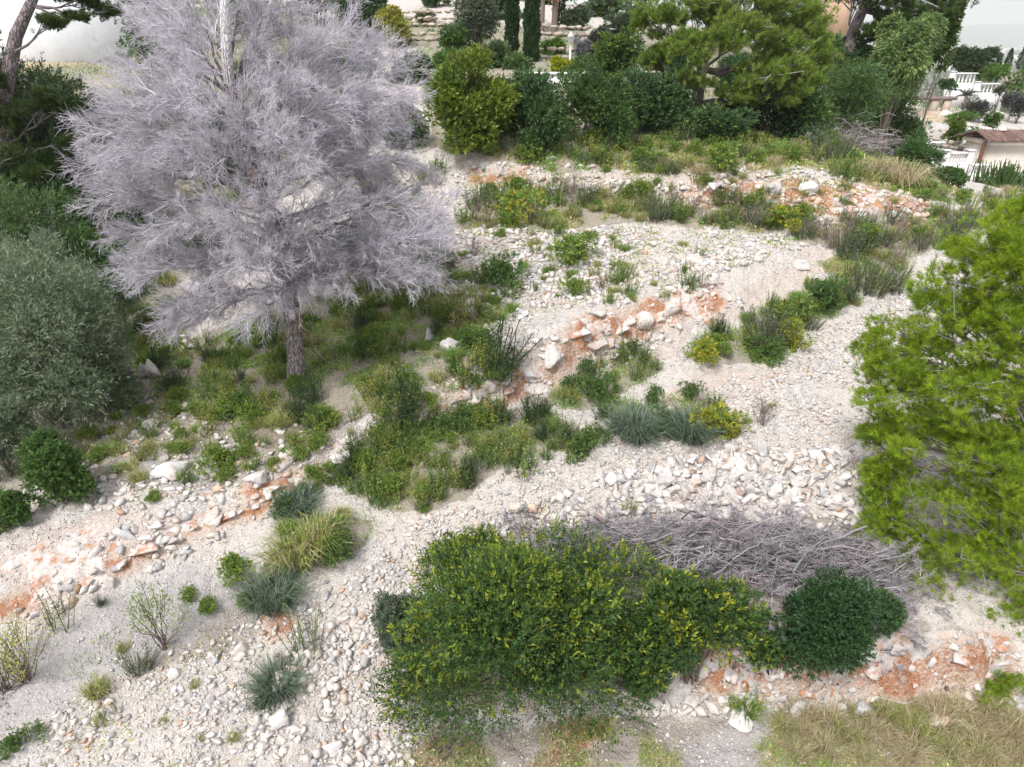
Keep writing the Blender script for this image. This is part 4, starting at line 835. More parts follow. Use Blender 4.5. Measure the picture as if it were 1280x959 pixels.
shrub('leafy_bush', 'mid green bush rising behind the hedge left of the big pine', 'shrub', 772, 118, 70, 70, 5000, .12, .05, MIDG, (.14, .2, .03), .2, lobes=14, stem_n=6, depth=31)
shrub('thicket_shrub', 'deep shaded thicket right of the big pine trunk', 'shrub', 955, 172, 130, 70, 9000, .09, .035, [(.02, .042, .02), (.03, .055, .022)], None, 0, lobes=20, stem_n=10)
shrub('thicket_shrub', 'dense green bush above the small dry branch heap', 'shrub', 1060, 184, 130, 100, 12000, .085, .035, DARKG + MIDG, (.12, .19, .03), .1, lobes=22, stem_n=9)
shrub('broad_bush', 'broad mid green bush with yellowish top left of the balustrade wall', 'shrub', 1112, 186, 84, 98, 9000, .085, .035, MIDG, (.13, .2, .03), .25, lobes=18, stem_n=8)
shrub('low_hedge', 'low dark bush trailing down to the lower balustrade', 'shrub', 1150, 216, 70, 48, 5000, .08, .03, MIDG + DARKG, None, 0, lobes=14, stem_n=6)
shrub('low_hedge', 'last small bush against the lower balustrade', 'shrub', 1185, 236, 56, 30, 3000, .07, .03, MIDG, None, 0, lobes=10, stem_n=5)
# trees of the upper terrace
def world_pine(label, foot, tops, r0, pl, pal, **k):
    T = [at(*a) for a in tops]; f = gp(*foot) if len(foot) == 2 else at(*foot); f[2] = ground(f[0], f[1]) - .1
    P = []
    for px, py, Y, w, h, ns in pl:
        c = at(px, py, Y); mp = project(c)[2] / F; P.append((c, w * mp, w * mp * .85, h * mp, ns))
    return pine(label, f, [f] + T, r0, P, pal, 'living pines', **k)
world_pine('big grey branched pine with yellow green sprays on the upper terrace', (868, 152), [(872,120,28.3),(880,70,28.5),(890,20,28.7),(895,-60,29)], .28,
 [(820,25,28,40,24,260),(860,60,27,44,22,260),(815,75,28.5,30,18,140),(920,40,27,50,28,320),(960,90,27,52,26,320),(985,60,28,50,30,320),(1010,30,28.5,44,30,280),(900,10,28,54,26,320),(960,0,28,54,28,320),(1000,100,27.5,38,22,200),(930,120,27.3,40,18,180),(870,100,26.8,40,14,150),(850,-20,29,54,30,300),(940,-50,29,60,34,300),(1030,70,28,26,24,150),(980,125,27.5,30,12,110),(840,120,27.5,34,12,90)],
 [(.17, .26, .04), (.21, .29, .045), (.14, .22, .04), (.26, .32, .08)], nl=.2, nw=.02, per=22, limb_r=.11, dens=2.6)
world_pine('darker pine with a thick leaning trunk right of the big branched pine', (1050, 130, 38), [(1058,90,38),(1066,40,38.4),(1085,0,38.8),(1100,-60,39)], .42,
 [(1100,40,38,40,26,240),(1135,60,38,42,26,240),(1150,20,38,44,26,260),(1180,12,38,34,20,180),(1110,-10,38.5,50,30,240),(1130,90,38,34,18,150),(1070,-10,37.5,40,22,160),(1200,0,38,24,12,90),(1160,50,38,30,22,150)],
 PINE_D + [(.09, .14, .025)], nl=.24, nw=.03, per=20, limb_r=.13, dens=2.2)
world_pine('dark pine with curving bare branches in the upper left corner', (-10, 270, 22), [(5,120,22),(20,45,22.3),(45,-10,22.6),(60,-60,23)], .26,
 [(10,150,21.5,40,26,200),(60,130,21.5,40,20,160),(30,200,21,50,30,220),(90,180,21.5,36,20,130),(-20,60,22,34,50,200),(60,28,22,34,10,80),(100,22,22.5,22,8,60),(110,2,23,40,14,120),(130,15,23,24,12,90),(170,0,23.5,26,16,90),(-20,110,21.5,40,30,180),(40,225,20.5,50,20,160)],
 PINE_D, nl=.17, nw=.018, per=22, limb_r=.06, dens=2.2)
# weeping pepper tree and ivy column
shrub('pepper_tree', 'pale green weeping tree left of the white balustrades', 'tree', 1125, 140, 108, 120, 16000, .16, .05, [(.14, .22, .07), (.17, .26, .09), (.11, .18, .06)], (.24, .32, .10), .25, lobes=30, depth=36, droop=.9, lobe_r=(.2, .32), stem_n=10, stem_r=.08)
shrub('ivy_column', 'tall ivy clad trunk standing at the edge of the white sky', 'tree', 1186, 75, 22, 100, 5000, .18, .08, [(.08, .14, .03), (.11, .17, .035)], None, 0, lobes=16, depth=38.5, stem_n=5, lobe_r=(.3, .5))
shrub('dark_bush', 'dark bush behind the pepper tree under the leaning pine', 'shrub', 1075, 110, 90, 60, 6000, .16, .06, DARKG, None, 0, lobes=14, depth=38, stem_n=7)

# ------------------------------------------------------------------ the brush pile
px0 = [(690,672),(760,668),(850,668),(950,676),(1040,690),(1100,712)]
G = Geo(); allP = []
cen = hit([a for a, _ in px0], [b + 32 for _, b in px0]); bp = empty('brush_pile', tuple(cen[2]), 'long heap of grey dead branches behind the front shrubs', 'brush pile')
for k in range(900):
    f = rng.random(); i = min(int(f * 5), 4); w = f * 5 - i; c = cen[i] * (1 - w) + cen[i + 1] * w
    hump = .72 * math.sin(math.pi * min(1, .12 + f * .86)) ** .6
    c = c + np.array([rng.normal(0, .2), rng.normal(-.08, .42), 0]); c[2] = ground(c[0], c[1]) + hump * 1.15 * rng.random() ** .8 * math.exp(-((c[1] - cen[i][1] + .12) / .6) ** 2)
    a_ = rng.normal(.0, .62) + (0.1); d = np.array([math.cos(a_), math.sin(a_) * .7, rng.normal(.04, .26)]) * (1 if rng.random() < .5 else -1)
    l = rng.uniform(.5, 1.7); P = limb_curve(c - d * l * .5, c + d * l * .5, rng.uniform(-.02, .08), 6, .07); allP.append((P, l))
gcol = np.array((.31, .28, .29))
arr = np.array([p for p, _ in allP]) - cen[2]; rr_ = rng.uniform(.003, .009, len(arr)); rr_[:60] = rng.uniform(.014, .03, 60)
tubes(G, arr, rr_[:, None] * np.linspace(1.1, .35, 6)[None], 5, vary(gcol, len(arr), .36, .05)); o = G.obj('heaped_twigs', M_TWIG, bp); o['kind'] = 'stuff'
G = Geo()
for k in range(0, 480): dead_spray(G, arr[k], 4, .40, .0065, ntw=6, ntt=4, t0=.1, col=np.array((.33, .305, .325)) * rng.uniform(.6, 1.3))
o = G.obj('fine_twigs', M_TWIG, bp); o['kind'] = 'stuff'
DB = [(862,655,985,672,.035,'longest pale dead branch lying along the top of the brush pile'),(990,668,1100,700,.03,'grey branch running down to the right end of the brush pile'),(900,668,870,700,.03,'short thick branch crossing the left half of the brush pile'),
 (690,676,760,690,.03,'thick dead branch at the left end of the brush pile'),(840,760,880,720,.028,'pale branch sticking out between the two yellow tipped shrubs'),(810,775,860,735,.03,'forked branch beside the right side of the biggest shrub'),(1000,720,1095,745,.02,'thin branch at the lower right of the brush pile'),
 (735,665,800,672,.02,'thin branch on the upper left of the brush pile'),(960,735,955,800,.02,'hanging dead branch between the yellow tipped shrub and the round shrub'),(795,700,835,702,.035,'broken off log end in the middle of the brush pile')]
for a0, a1, b0_, b1, r, lab in DB:
    A_ = gp(a0, a1 + 15); B_ = gp(b0_, b1 + 15); A_[2] += .42; B_[2] += .42
    if lab.startswith(('hanging', 'pale', 'forked')): A_[2] += .45; B_[2] += .3
    root = empty('dead_branch', tuple(A_), lab, 'branch', 'large dead branches on the brush pile'); cv = limb_curve(np.zeros(3), B_ - A_, .03, 8, .05)
    G = Geo(); tubes(G, cv[None], np.linspace(r, r * .4, 8)[None], 7); G.obj('stick', M_LIMB, root, True)
    G = Geo(); dead_spray(G, cv, 7, .55, .008, ntw=7, ntt=4, t0=.3, col=(.42, .40, .43)); G.obj('twigs', M_TWIG, root)
# the small heap by the upper terrace
c = gp(1070, 188); hp = empty('brush_heap', tuple(c), 'small heap of dry branches below the upper terrace bushes', 'brush pile'); G = Geo(); L_ = []
for k in range(200):
    q = np.array([rng.normal(0, .9), rng.normal(0, .4), abs(rng.normal(0, .4))]); d = rdir(1, 0)[0] * np.array([1, .6, .35]); l = rng.uniform(.5, 1.3); L_.append(limb_curve(q - d * l, q + d * l, .05, 5, .08))
tubes(G, np.array(L_), np.linspace(.012, .005, 5)[None].repeat(200, 0), 4, vary((.32, .29, .29), 200, .35, .05)); o = G.obj('heaped_twigs', M_TWIG, hp); o['kind'] = 'stuff'

# ------------------------------------------------------------------ weeds, tufts and small plants: prototypes
def proto_grass(n, h, wd, pal, bend, spread=.5, rad=.12, seedhead=False):
    G = Geo(); a = rng.uniform(0, 6.28, n); r = rad * np.sqrt(rng.random(n)); P = np.stack([r * np.cos(a), r * np.sin(a), np.full(n, -.02)], 1)
    D = nrm(np.stack([np.cos(a), np.sin(a), np.zeros(n)], 1) * (spread * rng.random((n, 1)) * 1.2) + rng.normal(0, .18, (n, 3)) + np.array([0, 0, 1.]))
    blades(G, P, D, h * rng.uniform(.45, 1.1, n), wd, vary(np.asarray(pal)[rng.integers(0, len(pal), n)], n, .2, .06), bend * rng.uniform(.4, 1.3, n))
    return G.mesh('grass_tuft', M_GRASS)
def proto_herb(ns, h, L, Wd, pal, tip, rad=.16, per=16, lean=.25, stemcol=(.16, .16, .07), tipf=.3):
    G = Geo(); a = rng.uniform(0, 6.28, ns); r = rad * np.sqrt(rng.random(ns)); B = np.stack([r * np.cos(a), r * np.sin(a), np.full(ns, -.02)], 1)
    D = nrm(np.stack([np.cos(a) * r / rad * lean, np.sin(a) * r / rad * lean, np.ones(ns)], 1) + rng.normal(0, .12, (ns, 3))); H = h * rng.uniform(.5, 1.1, ns)
    P = B[:, None] + D[:, None] * H[:, None, None] * np.linspace(0, 1, 4)[None, :, None]; tubes(G, P, np.broadcast_to(np.array([.006, .005, .004, .002]), (ns, 4)), 3, vary(stemcol, ns, .2))
    si = np.repeat(np.arange(ns), per); t = np.tile(np.linspace(.12, 1, per), ns) + rng.normal(0, .03, ns * per)
    Q = B[si] + D[si] * (H[si] * t)[:, None]; ld = nrm(perp(D[si]) * .9 + D[si] * (.3 + .7 * t)[:, None])
    pc = np.asarray(pal)[rng.integers(0, len(pal), ns)][si]; m = (t > .72)[:, None] & (rng.random(ns) < tipf)[si][:, None]; pc = np.where(m, np.asarray(tip), pc)
    leaves(G, Q, ld, L * rng.uniform(.6, 1.2, len(si)) * (1.15 - .5 * t), Wd * rng.uniform(.7, 1.2, len(si)), vary(pc, len(si), .16, .05))
    return G.mesh('herb_clump', M_LEAF)
def proto_cushion(n, r, h, L, Wd, pal, tip, tipf):
    G = Geo(); crown(G, (0, 0, h * .45), (r, r, h * .55), 9, n, L, Wd, pal, tip, tipf, per=6, lobe_r=(.35, .5)); return G.mesh('small_shrub', M_LEAF)
def proto_dry(ns, h, col=(.27, .22, .18)):
    G = Geo(); D = nrm(rng.normal(0, .33, (ns, 3)) + np.array([0, 0, 1.])); H = h * rng.uniform(.5, 1.1, ns); B = rng.normal(0, .05, (ns, 3)); B[:, 2] = -.02
    P = B[:, None] + D[:, None] * H[:, None, None] * np.linspace(0, 1, 4)[None, :, None] + rng.normal(0, .012, (ns, 4, 3)); tubes(G, P, np.broadcast_to(np.array([.007, .006, .005, .003]), (ns, 4)), 3, vary(col, ns, .2))
    for p in P[: ns // 2]: dead_spray(G, p, 2, h * .3, .004, ntw=3, ntt=2, t0=.4, col=col)
    return G.mesh('dry_weed', M_TWIG)
def proto_fennel(ns, h, pal):
    G = Geo()
    D = nrm(rng.normal(0, .35, (ns, 3)) + np.array([0, 0, 1.])); H = h * rng.uniform(.5, 1.1, ns); per = 70; si = np.repeat(np.arange(ns), per); t = .15 + .85 * rng.random(ns * per)
    B = np.zeros((ns, 3)); B[:, :2] = rng.normal(0, .07, (ns, 2)); P = B[si] + D[si] * (H[si] * t)[:, None]; d = nrm(perp(D[si]) + D[si] * .5)
    off = perp(D[si]) * (rng.random((ns * per, 1)) * .12); blades(G, P + off, d, .10 * rng.uniform(.5, 1.2, ns * per), .006, vary(np.asarray(pal)[rng.integers(0, len(pal), ns)][si], ns * per, .18), K=1)
    tubes(G, B[:, None] + D[:, None] * H[:, None, None] * np.linspace(0, 1, 3)[None, :, None], np.full((ns, 3), .006), 3, (.07, .1, .04)); return G.mesh('fennel_plant', M_GRASS)
GRN = [(.22, .35, .085), (.28, .41, .10), (.17, .29, .08)]
MIDG = [tuple(np.array(q) * np.array((1.35, 1.3, 1.1))) for q in MIDG]
YGR = [(.33, .37, .10), (.27, .34, .08), (.40, .41, .17)]
DRY = [(.58, .49, .33), (.50, .41, .28), (.40, .37, .19)]
BLU = [(.16, .22, .15), (.20, .26, .18), (.13, .18, .125)]
KINDS = {
 'grass': ('grass_tuft', 'grass', 'green arching grass tuft', [proto_grass(320, .42, .010, GRN + YGR[:1], .8) for _ in range(4)]),
 'ygrass': ('grass_tuft', 'grass', 'yellowish grass tuft', [proto_grass(300, .45, .009, YGR + DRY[:1], .7) for _ in range(4)]),
 'dgrass': ('grass_tuft', 'grass', 'straw coloured dry grass tuft', [proto_grass(300, .5, .007, DRY, 1.1, .8) for _ in range(3)]),
 'blue': ('blue_grass_tuft', 'grass', 'blue grey grass tuft', [proto_grass(700, .42, .008, BLU, .6, .85, .16) for _ in range(3)]),
 'herb': ('herb_clump', 'weed', 'green upright leafy weed clump', [proto_herb(34, .46, .075, .018, GRN + MIDG, (.2, .26, .04), .2) for _ in range(5)]),
 'yherb': ('herb_clump', 'weed', 'yellow green upright weed clump', [proto_herb(24, .5, .08, .018, YGR + GRN[:1], (.32, .34, .05), .18, tipf=.7) for _ in range(4)]),
 'dark': ('small_shrub', 'shrub', 'small dark green cushion shrub', [proto_cushion(1500, .3, .42, .032, .012, DARKG + MIDG, (.14, .21, .05), .2) for _ in range(4)]),
 'mid': ('small_shrub', 'shrub', 'small mid green cushion shrub', [proto_cushion(1400, .3, .4, .034, .012, MIDG + GRN, (.22, .28, .05), .35) for _ in range(4)]),
 'yellow': ('small_shrub', 'shrub', 'small yellow flowering shrub', [proto_cushion(1400, .28, .42, .034, .013, GRN, (.36, .36, .04), .6) for _ in range(3)]),
 'lav': ('grey_shrub', 'shrub', 'grey green upright shrublet', [proto_herb(60, .5, .05, .012, BLU + GREYG, (.22, .24, .2), .22, per=22, lean=.5) for _ in range(3)]),
 'dry': ('dry_weed', 'weed', 'brown dried weed stalk cluster', [proto_dry(26, .5) for _ in range(3)]),
 'fennel': ('fennel_plant', 'weed', 'dark feathery fennel plant', [proto_fennel(22, .62, [(.045, .085, .04), (.06, .10, .045)]) for _ in range(3)]),
 'stalk': ('herb_clump', 'weed', 'thin upright green stalk clump', [proto_herb(16, .6, .06, .010, GRN + BLU, (.2, .24, .06), .16, per=26, lean=.12) for _ in range(3)]),
}
def plant(kind, p, s, label, group=None, zs=1.0):
    nme, cat, _, ms = KINDS[kind]; o = bpy.data.objects.new(nme, ms[rng.integers(0, len(ms))]); o.location = (p[0], p[1], p[2] - .01)
    o.rotation_euler = (rng.normal(0, .07), rng.normal(0, .07), rng.uniform(0, 6.28)); o.scale = (s, s, s * zs); link(o); return tag(o, label, cat, group)
WHERE = {'strip': 'in the dense weed strip above the rubble track', 'tree': 'among the weeds around the dead pine trunk', 'blue': 'in the short weed row above the rubble bank', 'mid': 'below the middle of the long red cut', 'dense': 'in the thick green row beside the upper rubble track',
 'ridge': 'near the top end of the rubble track', 'long': 'in the weed line below the upper red cut', 'right': 'right of the upper cut beside the green pine', 'top': 'on the upper terrace under the hedge', 'left': 'around the grass mound on the lower left slope'}
AREAS = [('strip', 105, 'grass herb herb yherb yherb mid stalk ygrass fennel herb', .55, 1.15), ('tree', 165, 'grass grass herb yherb mid ygrass fennel yherb herb grass ygrass dark', .6, 1.3), ('blue', 7, 'herb dark dry', .6, 1.0), ('mid', 18, 'herb stalk ygrass yherb dark', .5, 1.0),
 ('dense', 60, 'grass mid lav herb ygrass yherb stalk fennel', .5, .95), ('ridge', 16, 'lav stalk ygrass yherb dry', .8, 1.4), ('long', 98, 'ygrass yherb lav mid dry stalk herb ygrass', .8, 1.5), ('right', 34, 'ygrass dgrass lav dry mid stalk', .8, 1.6), ('top', 125, 'ygrass herb mid yherb dgrass lav mid', .8, 1.6), ('left', 5, 'ygrass grass', .7, 1.1)]
def in_poly(poly, n):
    xs = [a for a, _ in poly]; ys = [b for _, b in poly]; out = []
    while len(out) < n:
        x, y = rng.uniform(min(xs), max(xs)), rng.uniform(min(ys), max(ys))
        if inpoly(np.array([x]), np.array([y]), poly)[0]: out.append((x, y))
    return out
WHERE['foot'] = 'along the lower track at the bottom right'; VEG['foot'] = [(960,895),(1290,878),(1290,958),(990,958)]
WHERE['fringe'] = 'between the dead pine and the rubble terrace'; VEG['fringe'] = [(400,360),(540,310),(600,350),(640,390),(600,420),(540,400),(430,390)]
WHERE['behind'] = 'on the slope behind the dead pine'
WHERE['nook'] = 'between the left hand olives and the dead pine'; WHERE['gate'] = 'on the pale ground in front of the lower balustrade'; VEG['gate'] = [(1130,245),(1285,240),(1285,275),(1185,300)]
AREAS += [('nook', 30, 'grass herb ygrass mid', .8, 1.5), ('gate', 22, 'ygrass herb lav mid dgrass', .8, 1.5), ('behind', 60, 'grass herb mid mid ygrass herb', 1.2, 2.4), ('foot', 75, 'dgrass dgrass dgrass ygrass', .5, 1.1), ('fringe', 40, 'grass herb ygrass mid yherb', .6, 1.2)]
for zn, n, kinds, lo, hi in AREAS:
    kk = kinds.split(); Q = in_poly(VEG[zn], n); H = hit([a for a, _ in Q], [min(958, b) for _, b in Q])
    for p in H:
        k = kk[rng.integers(0, len(kk))]; plant(k, p, rng.uniform(lo, hi), KINDS[k][2] + ' ' + WHERE[zn], KINDS[k][2] + 's ' + WHERE[zn])
# scattered plants on the bare ground
SC = [('terrace', [(560,300),(640,285),(930,300),(880,372),(700,388),(600,420),(550,370)], 80, 'herb ygrass yherb mid stalk dry grass grass', .35, .9, 'on the rubble terrace above the long red cut'), ('upper', [(620,215),(760,185),(1000,215),(1160,262),(1000,268),(800,255)], 42, 'ygrass herb mid yherb', .4, .9, 'on the face of the upper cut'),
 ('greyslope', [(90,560),(180,490),(330,510),(480,530),(420,575),(300,600),(180,630)], 72, 'grass herb mid yherb ygrass', .45, .95, 'on the grey slope left of the dead pine'), ('cutfoot', [(330,640),(470,590),(560,560),(600,520),(540,510),(430,570)], 46, 'herb mid stalk yherb ygrass grass', .4, .85, 'at the foot of the lower cut'),
 ('lowleft', [(20,880),(120,800),(260,800),(360,840),(330,930),(60,950)], 12, 'stalk yherb ygrass', .25, .5, 'on the bare grey slope at the lower left'), ('pinkrow', [(900,520),(980,500),(970,545),(910,560)], 5, 'dry ygrass', .4, .7, 'on the brown patch in the rubble track'), ('outer', [(430,210),(560,210),(570,340),(440,340)], 42, 'ygrass herb mid grass dry', .8, 1.3, 'on bare ground behind the dead pine twigs')]
for zn, poly, n, kinds, lo, hi, wh in SC:
    kk = kinds.split(); Q = in_poly(poly, n)
    for p in hit([a for a, _ in Q], [b for _, b in Q]):
        k = kk[rng.integers(0, len(kk))]; plant(k, p, rng.uniform(lo, hi), KINDS[k][2] + ' ' + wh, KINDS[k][2] + 's ' + wh)
# single plants one can point to: kind, px, py (base), height px, label
ONE = [('yellow', 895, 546, 40, 'yellow topped shrublet at the right end of the short weed row'), ('blue', 792, 543, 44, 'blue grey grass tuft at the left end of the short weed row'), ('blue', 862, 545, 44, 'blue grey grass tuft beside the yellow topped shrublet'), ('dark', 828, 538, 30, 'dark green weed between the two blue grey tufts'),
 ('ygrass', 372, 705, 66, 'largest pale grass mound on the slope above the blue tuft'), ('ygrass', 400, 685, 60, 'right half of the pale grass mound, nearer the rubble track'), ('dark', 426, 695, 38, 'dark cushion beside the pale grass mound'), ('blue', 343, 752, 48, 'blue grey tuft below the pale grass mound'), ('mid', 296, 725, 34, 'bright green tuft left of the blue grey tuft'), ('blue', 372, 635, 34, 'blue grey tuft at the top of the lower orange cut'), ('dark', 360, 645, 26, 'dark weed just below the blue tuft on the lower orange cut'),
 ('mid', 261, 765, 22, 'round green cushion right of the twiggy bush'), ('mid', 305, 758, 22, 'round green cushion touching the lower blue grey tuft'), ('mid', 236, 747, 18, 'smallest round green cushion above the twiggy bush'), ('stalk', 78, 782, 52, 'upright weed on the orange streak at the left edge'), ('fennel', 126, 757, 16, 'tiny grey green weed below the orange cut'),
 ('blue', 348, 862, 40, 'blue green tuft above the orange stained upright block'), ('fennel', 330, 885, 24, 'dark tuft at the lower end of the blue green one'), ('stalk', 383, 815, 60, 'tall thin weed by the orange dirt patch'), ('dark', 27, 935, 30, 'dark weed in the bottom left corner'), ('lav', 174, 838, 28, 'grey weed right of the yellow shrub in the lower left'), ('ygrass', 122, 870, 30, 'pale weed on the bare slope in the lower left'),
 ('dark', 614, 365, 46, 'dark green shrublet on the rubble above the largest grey boulder'), ('mid', 590, 430, 28, 'low bright green mat right of the largest grey boulder'), ('fennel', 622, 475, 70, 'tall feathery fennel beside the largest grey boulder'), ('fennel', 505, 520, 56, 'feathery fennel in the weeds at the foot of the dead pine terrace'), ('mid', 715, 330, 44, 'green weed clump high on the rubble terrace'), ('herb', 770, 355, 26, 'low green weed in the middle of the rubble terrace'), ('mid', 720, 368, 24, 'flat green weed above the lip of the long cut'), ('herb', 860, 362, 22, 'weed on the right end of the rubble terrace'),
 ('mid', 898, 212, 40, 'bright green shrublet on the upper terrace below the big pine'), ('yellow', 652, 278, 42, 'yellow shrublet at the left end of the weed line'), ('yellow', 975, 290, 34, 'yellow shrublet in the middle of the weed line'), ('dark', 957, 450, 30, 'round dark cushion at the lower right of the thick green row'), ('yellow', 988, 430, 30, 'yellow shrublet beside the round dark cushion'), ('yellow', 880, 455, 30, 'yellow shrublet at the left end of the thick green row'), ('lav', 1090, 366, 44, 'large grey green shrub at the top end of the rubble track'), ('stalk', 1115, 365, 40, 'row of upright stems right of the large grey green shrub'), ('mid', 995, 412, 42, 'leafy shrub in the middle of the thick green row'), ('lav', 960, 430, 42, 'grey green shrub in the middle of the thick green row'), ('dark', 1030, 385, 36, 'dark shrub at the upper end of the thick green row'), ('dry', 952, 530, 26, 'dry twiggy weed on the brown patch in the rubble track'),
 ('dark', 735, 566, 36, 'dark shrublet at the right tip of the dense weed strip'), ('stalk', 705, 560, 42, 'upright stems at the right end of the dense weed strip'), ('herb', 650, 590, 40, 'leafy clump low in the dense weed strip'), ('dark', 570, 535, 34, 'dark shrublet at the top of the dense weed strip'), ('stalk', 793, 455, 46, 'single tall thin stem below the long cut'), ('dark', 745, 495, 36, 'dark shrublet below the middle of the long red cut'),
 ('dry', 845, 262, 24, 'grey dried stump like weed in the weed line'), ('lav', 1040, 205, 40, 'grey green shrub below the small dry branch heap'), ('dgrass', 1120, 232, 50, 'pale feathery dry grass above the upper cut at right'), ('dgrass', 1090, 225, 46, 'second pale dry grass clump, left of the feathery one'), ('mid', 268, 590, 34, 'dark green weed between the white outcrops on the grey slope'), ('yherb', 185, 575, 24, 'yellow green weed beside the white slab outcrop'), ('mid', 225, 570, 20, 'low green weed on the white slab outcrop'), ('yherb', 785, 640, 18, 'tiny yellow weed growing out of the rubble bank'), ('grass', 930, 890, 40, 'grass tuft at the foot of the ledge under the yellow tipped shrub'), ('dry', 555, 945, 46, 'rust red dried weed at the bottom edge below the biggest shrub')]
for k, px, py, h, lab in ONE:
    p = gp(px, py); dep = project(p)[2]; hh = h / F * dep; hk = {'grass': .42, 'ygrass': .42, 'dgrass': .45, 'blue': .36, 'herb': .46, 'yherb': .5, 'dark': .46, 'mid': .46, 'yellow': .46, 'lav': .5, 'dry': .5, 'fennel': .6, 'stalk': .6}[k]
    plant(k, p, hh / hk * 1.1, lab)
# of the commonest kinds the 290 that show largest stay single plants; the many tiny ones far off become one mass
def mesh_arrays(me):
    n = len(me.vertices); V = np.empty(n * 3, np.float32); me.vertices.foreach_get('co', V); C_ = np.empty(n * 4, np.float32); me.color_attributes['Col'].data.foreach_get('color', C_)
    lp = np.empty(len(me.loops), np.int32); me.loops.foreach_get('vertex_index', lp); st = np.empty(len(me.polygons), np.int32); me.polygons.foreach_get('loop_start', st); tt = np.empty(len(me.polygons), np.int32); me.polygons.foreach_get('loop_total', tt)
    return V.reshape(-1, 3), C_.reshape(-1, 4)[:, :3], lp[st[tt == 4][:, None] + np.arange(4)], lp[st[tt == 3][:, None] + np.arange(3)]
for kind_name, mass, lab, mt in (('herb_clump', 'far_herbs', 'many tiny leafy weed clumps scattered over the terraces', M_LEAF), ('grass_tuft', 'far_grass', 'many tiny grass tufts scattered over the terraces', M_GRASS), ('small_shrub', 'far_shrubs', 'many tiny cushion plants scattered over the terraces', M_LEAF)):
    obs = [o for o in COL.objects if o.name.split('.')[0] == kind_name]; keepl = {l for *_, l in ONE}
    def shows(o):
        x, y, d = project(np.array(o.location)); return (100 if o['label'] in keepl else 0) + (o.scale[0] / d if 0 < x < 1280 and 0 < y < 975 else 0)
    obs.sort(key=shows, reverse=True); G = Geo()
    for o in obs[290:]:
        V, C_, q, t = mesh_arrays(o.data); M = np.array(Euler(o.rotation_euler).to_matrix()); G.add(V @ M.T * o.scale[0] + np.array(o.location), quads=q, tris=t, col=C_); bpy.data.objects.remove(o)
    if G.n: tag(G.obj(mass, mt), lab, 'weeds', None, 'stuff')
# the twiggy bush and yellow shrub at lower left
def twiggy(px, py, h, label, pal, tip, n=700, spread=.35, ns=16):
    p = gp(px, py); dep = project(p)[2]; H = h / F * dep * 1.15; root = empty('twiggy_bush', tuple(p), label, 'shrub')
    D = nrm(rng.normal(0, spread, (ns, 3)) + np.array([0, 0, 1.])); T = D * H * rng.uniform(.75, 1.05, (ns, 1)); G = Geo(); stems(G, .05, T, .011, (.15, .11, .11), 5, 6, .3)
    for t in T: tubes(G, np.linspace(t * .5, t * .95 + rng.normal(0, .05, 3), 4)[None], np.full((1, 4), .004), 3, (.16, .12, .11))
    G.obj('stems', M_TWIG, root); G = Geo(); li = rng.integers(0, ns, n); f = rng.uniform(.58, 1.05, n); P = T[li] * f[:, None] + rng.normal(0, .06, (n, 3)) * H * 1.3
    leaves(G, P, rdir(n, .8), .055, .018, vary(np.where(rng.random((n, 1)) < .35, np.asarray(tip), np.asarray(pal)[rng.integers(0, len(pal), n)]), n, .2)); G.obj('foliage', M_LEAF, root)
twiggy(208, 808, 78, 'bush of bare dark upright stems with green tops on the lower left slope', GRN, (.2, .25, .06), 900, .2, 14)
twiggy(35, 850, 80, 'yellow green twiggy shrub at the lower left frame edge', YGR, (.38, .38, .04), 900, .4, 26)
twiggy(5, 862, 60, 'smaller yellow twiggy shrub cut by the left frame edge', YGR, (.38, .38, .04), 400, .4, 14)

# ------------------------------------------------------------------ ground cover nobody could count
def cover(name, label, kinds_, n, zone, hh, seed, pal, bend=.7, soft=True, wd=.007, leafy=.35, cat='ground cover'):
    m = mask(zone, 14 if name == 'dry_grass' else 9); m = np.clip(m * (.42 + 2.4 * fbm(XX * 1.7, YY * 1.7, 4, seed)) * 1.4, 0, 1) ** 1.3; j, i = np.nonzero(m > .02)
    ar = np.gradient(GX)[i] * np.gradient(GY)[j] * m[j, i]; k = rng.choice(len(i), n, p=ar / ar.sum()); i, j = i[k], j[k]
    x = GX[i] + rng.uniform(-.5, .5, n) * np.gradient(GX)[i]; y = GY[j] + rng.uniform(-.5, .5, n) * np.gradient(GY)[j]; P = np.stack([x, y, ground(x, y) - .01], 1)
    cn = fbm(x * 1.6, y * 1.6, 4, seed + 5) + rng.normal(0, .10, n); pi = np.clip(((cn + .45) / .9 * len(pal)).astype(int), 0, len(pal) - 1); col = vary(np.asarray(pal)[pi] * 1.25, n, .24, .07); d = project(P)[2]; G = Geo()
    nl = int(n * leafy); gs = np.maximum(1, d / 13)
    blades(G, P[nl:], rdir(n - nl, 1.6), hh * rng.uniform(.4, 1.1, n - nl), wd * gs[nl:], col[nl:], bend * rng.uniform(.3, 1.2, n - nl))
    if nl:
        Q = P[:nl] + np.array([0, 0, 1]) * (rng.random((nl, 1)) * hh * .6); leaves(G, Q, rdir(nl, .5), .05 * gs[:nl], .025 * gs[:nl], col[:nl])
    tag(G.obj(name, M_GRASS), label, cat, None, 'stuff')
cover('ground_cover', 'low green weeds and grass matting the planted strips', None, 80000, [VEG[k] for k in ('strip', 'tree', 'mid', 'dense', 'left', 'blue', 'fringe', 'nook')], .20, 61, [GRN[2], GRN[0], YGR[1], GRN[1], YGR[0], GRN[0], BLU[0], YGR[1], GRN[1]])
cover('upper_ground_cover', 'sparse grass and weeds on the upper terraces', None, 65000, [VEG[k] for k in ('long', 'right', 'top', 'ridge')], .26, 63, [GRN[0], MIDG[1], YGR[1], YGR[0], DRY[2], DRY[0]])
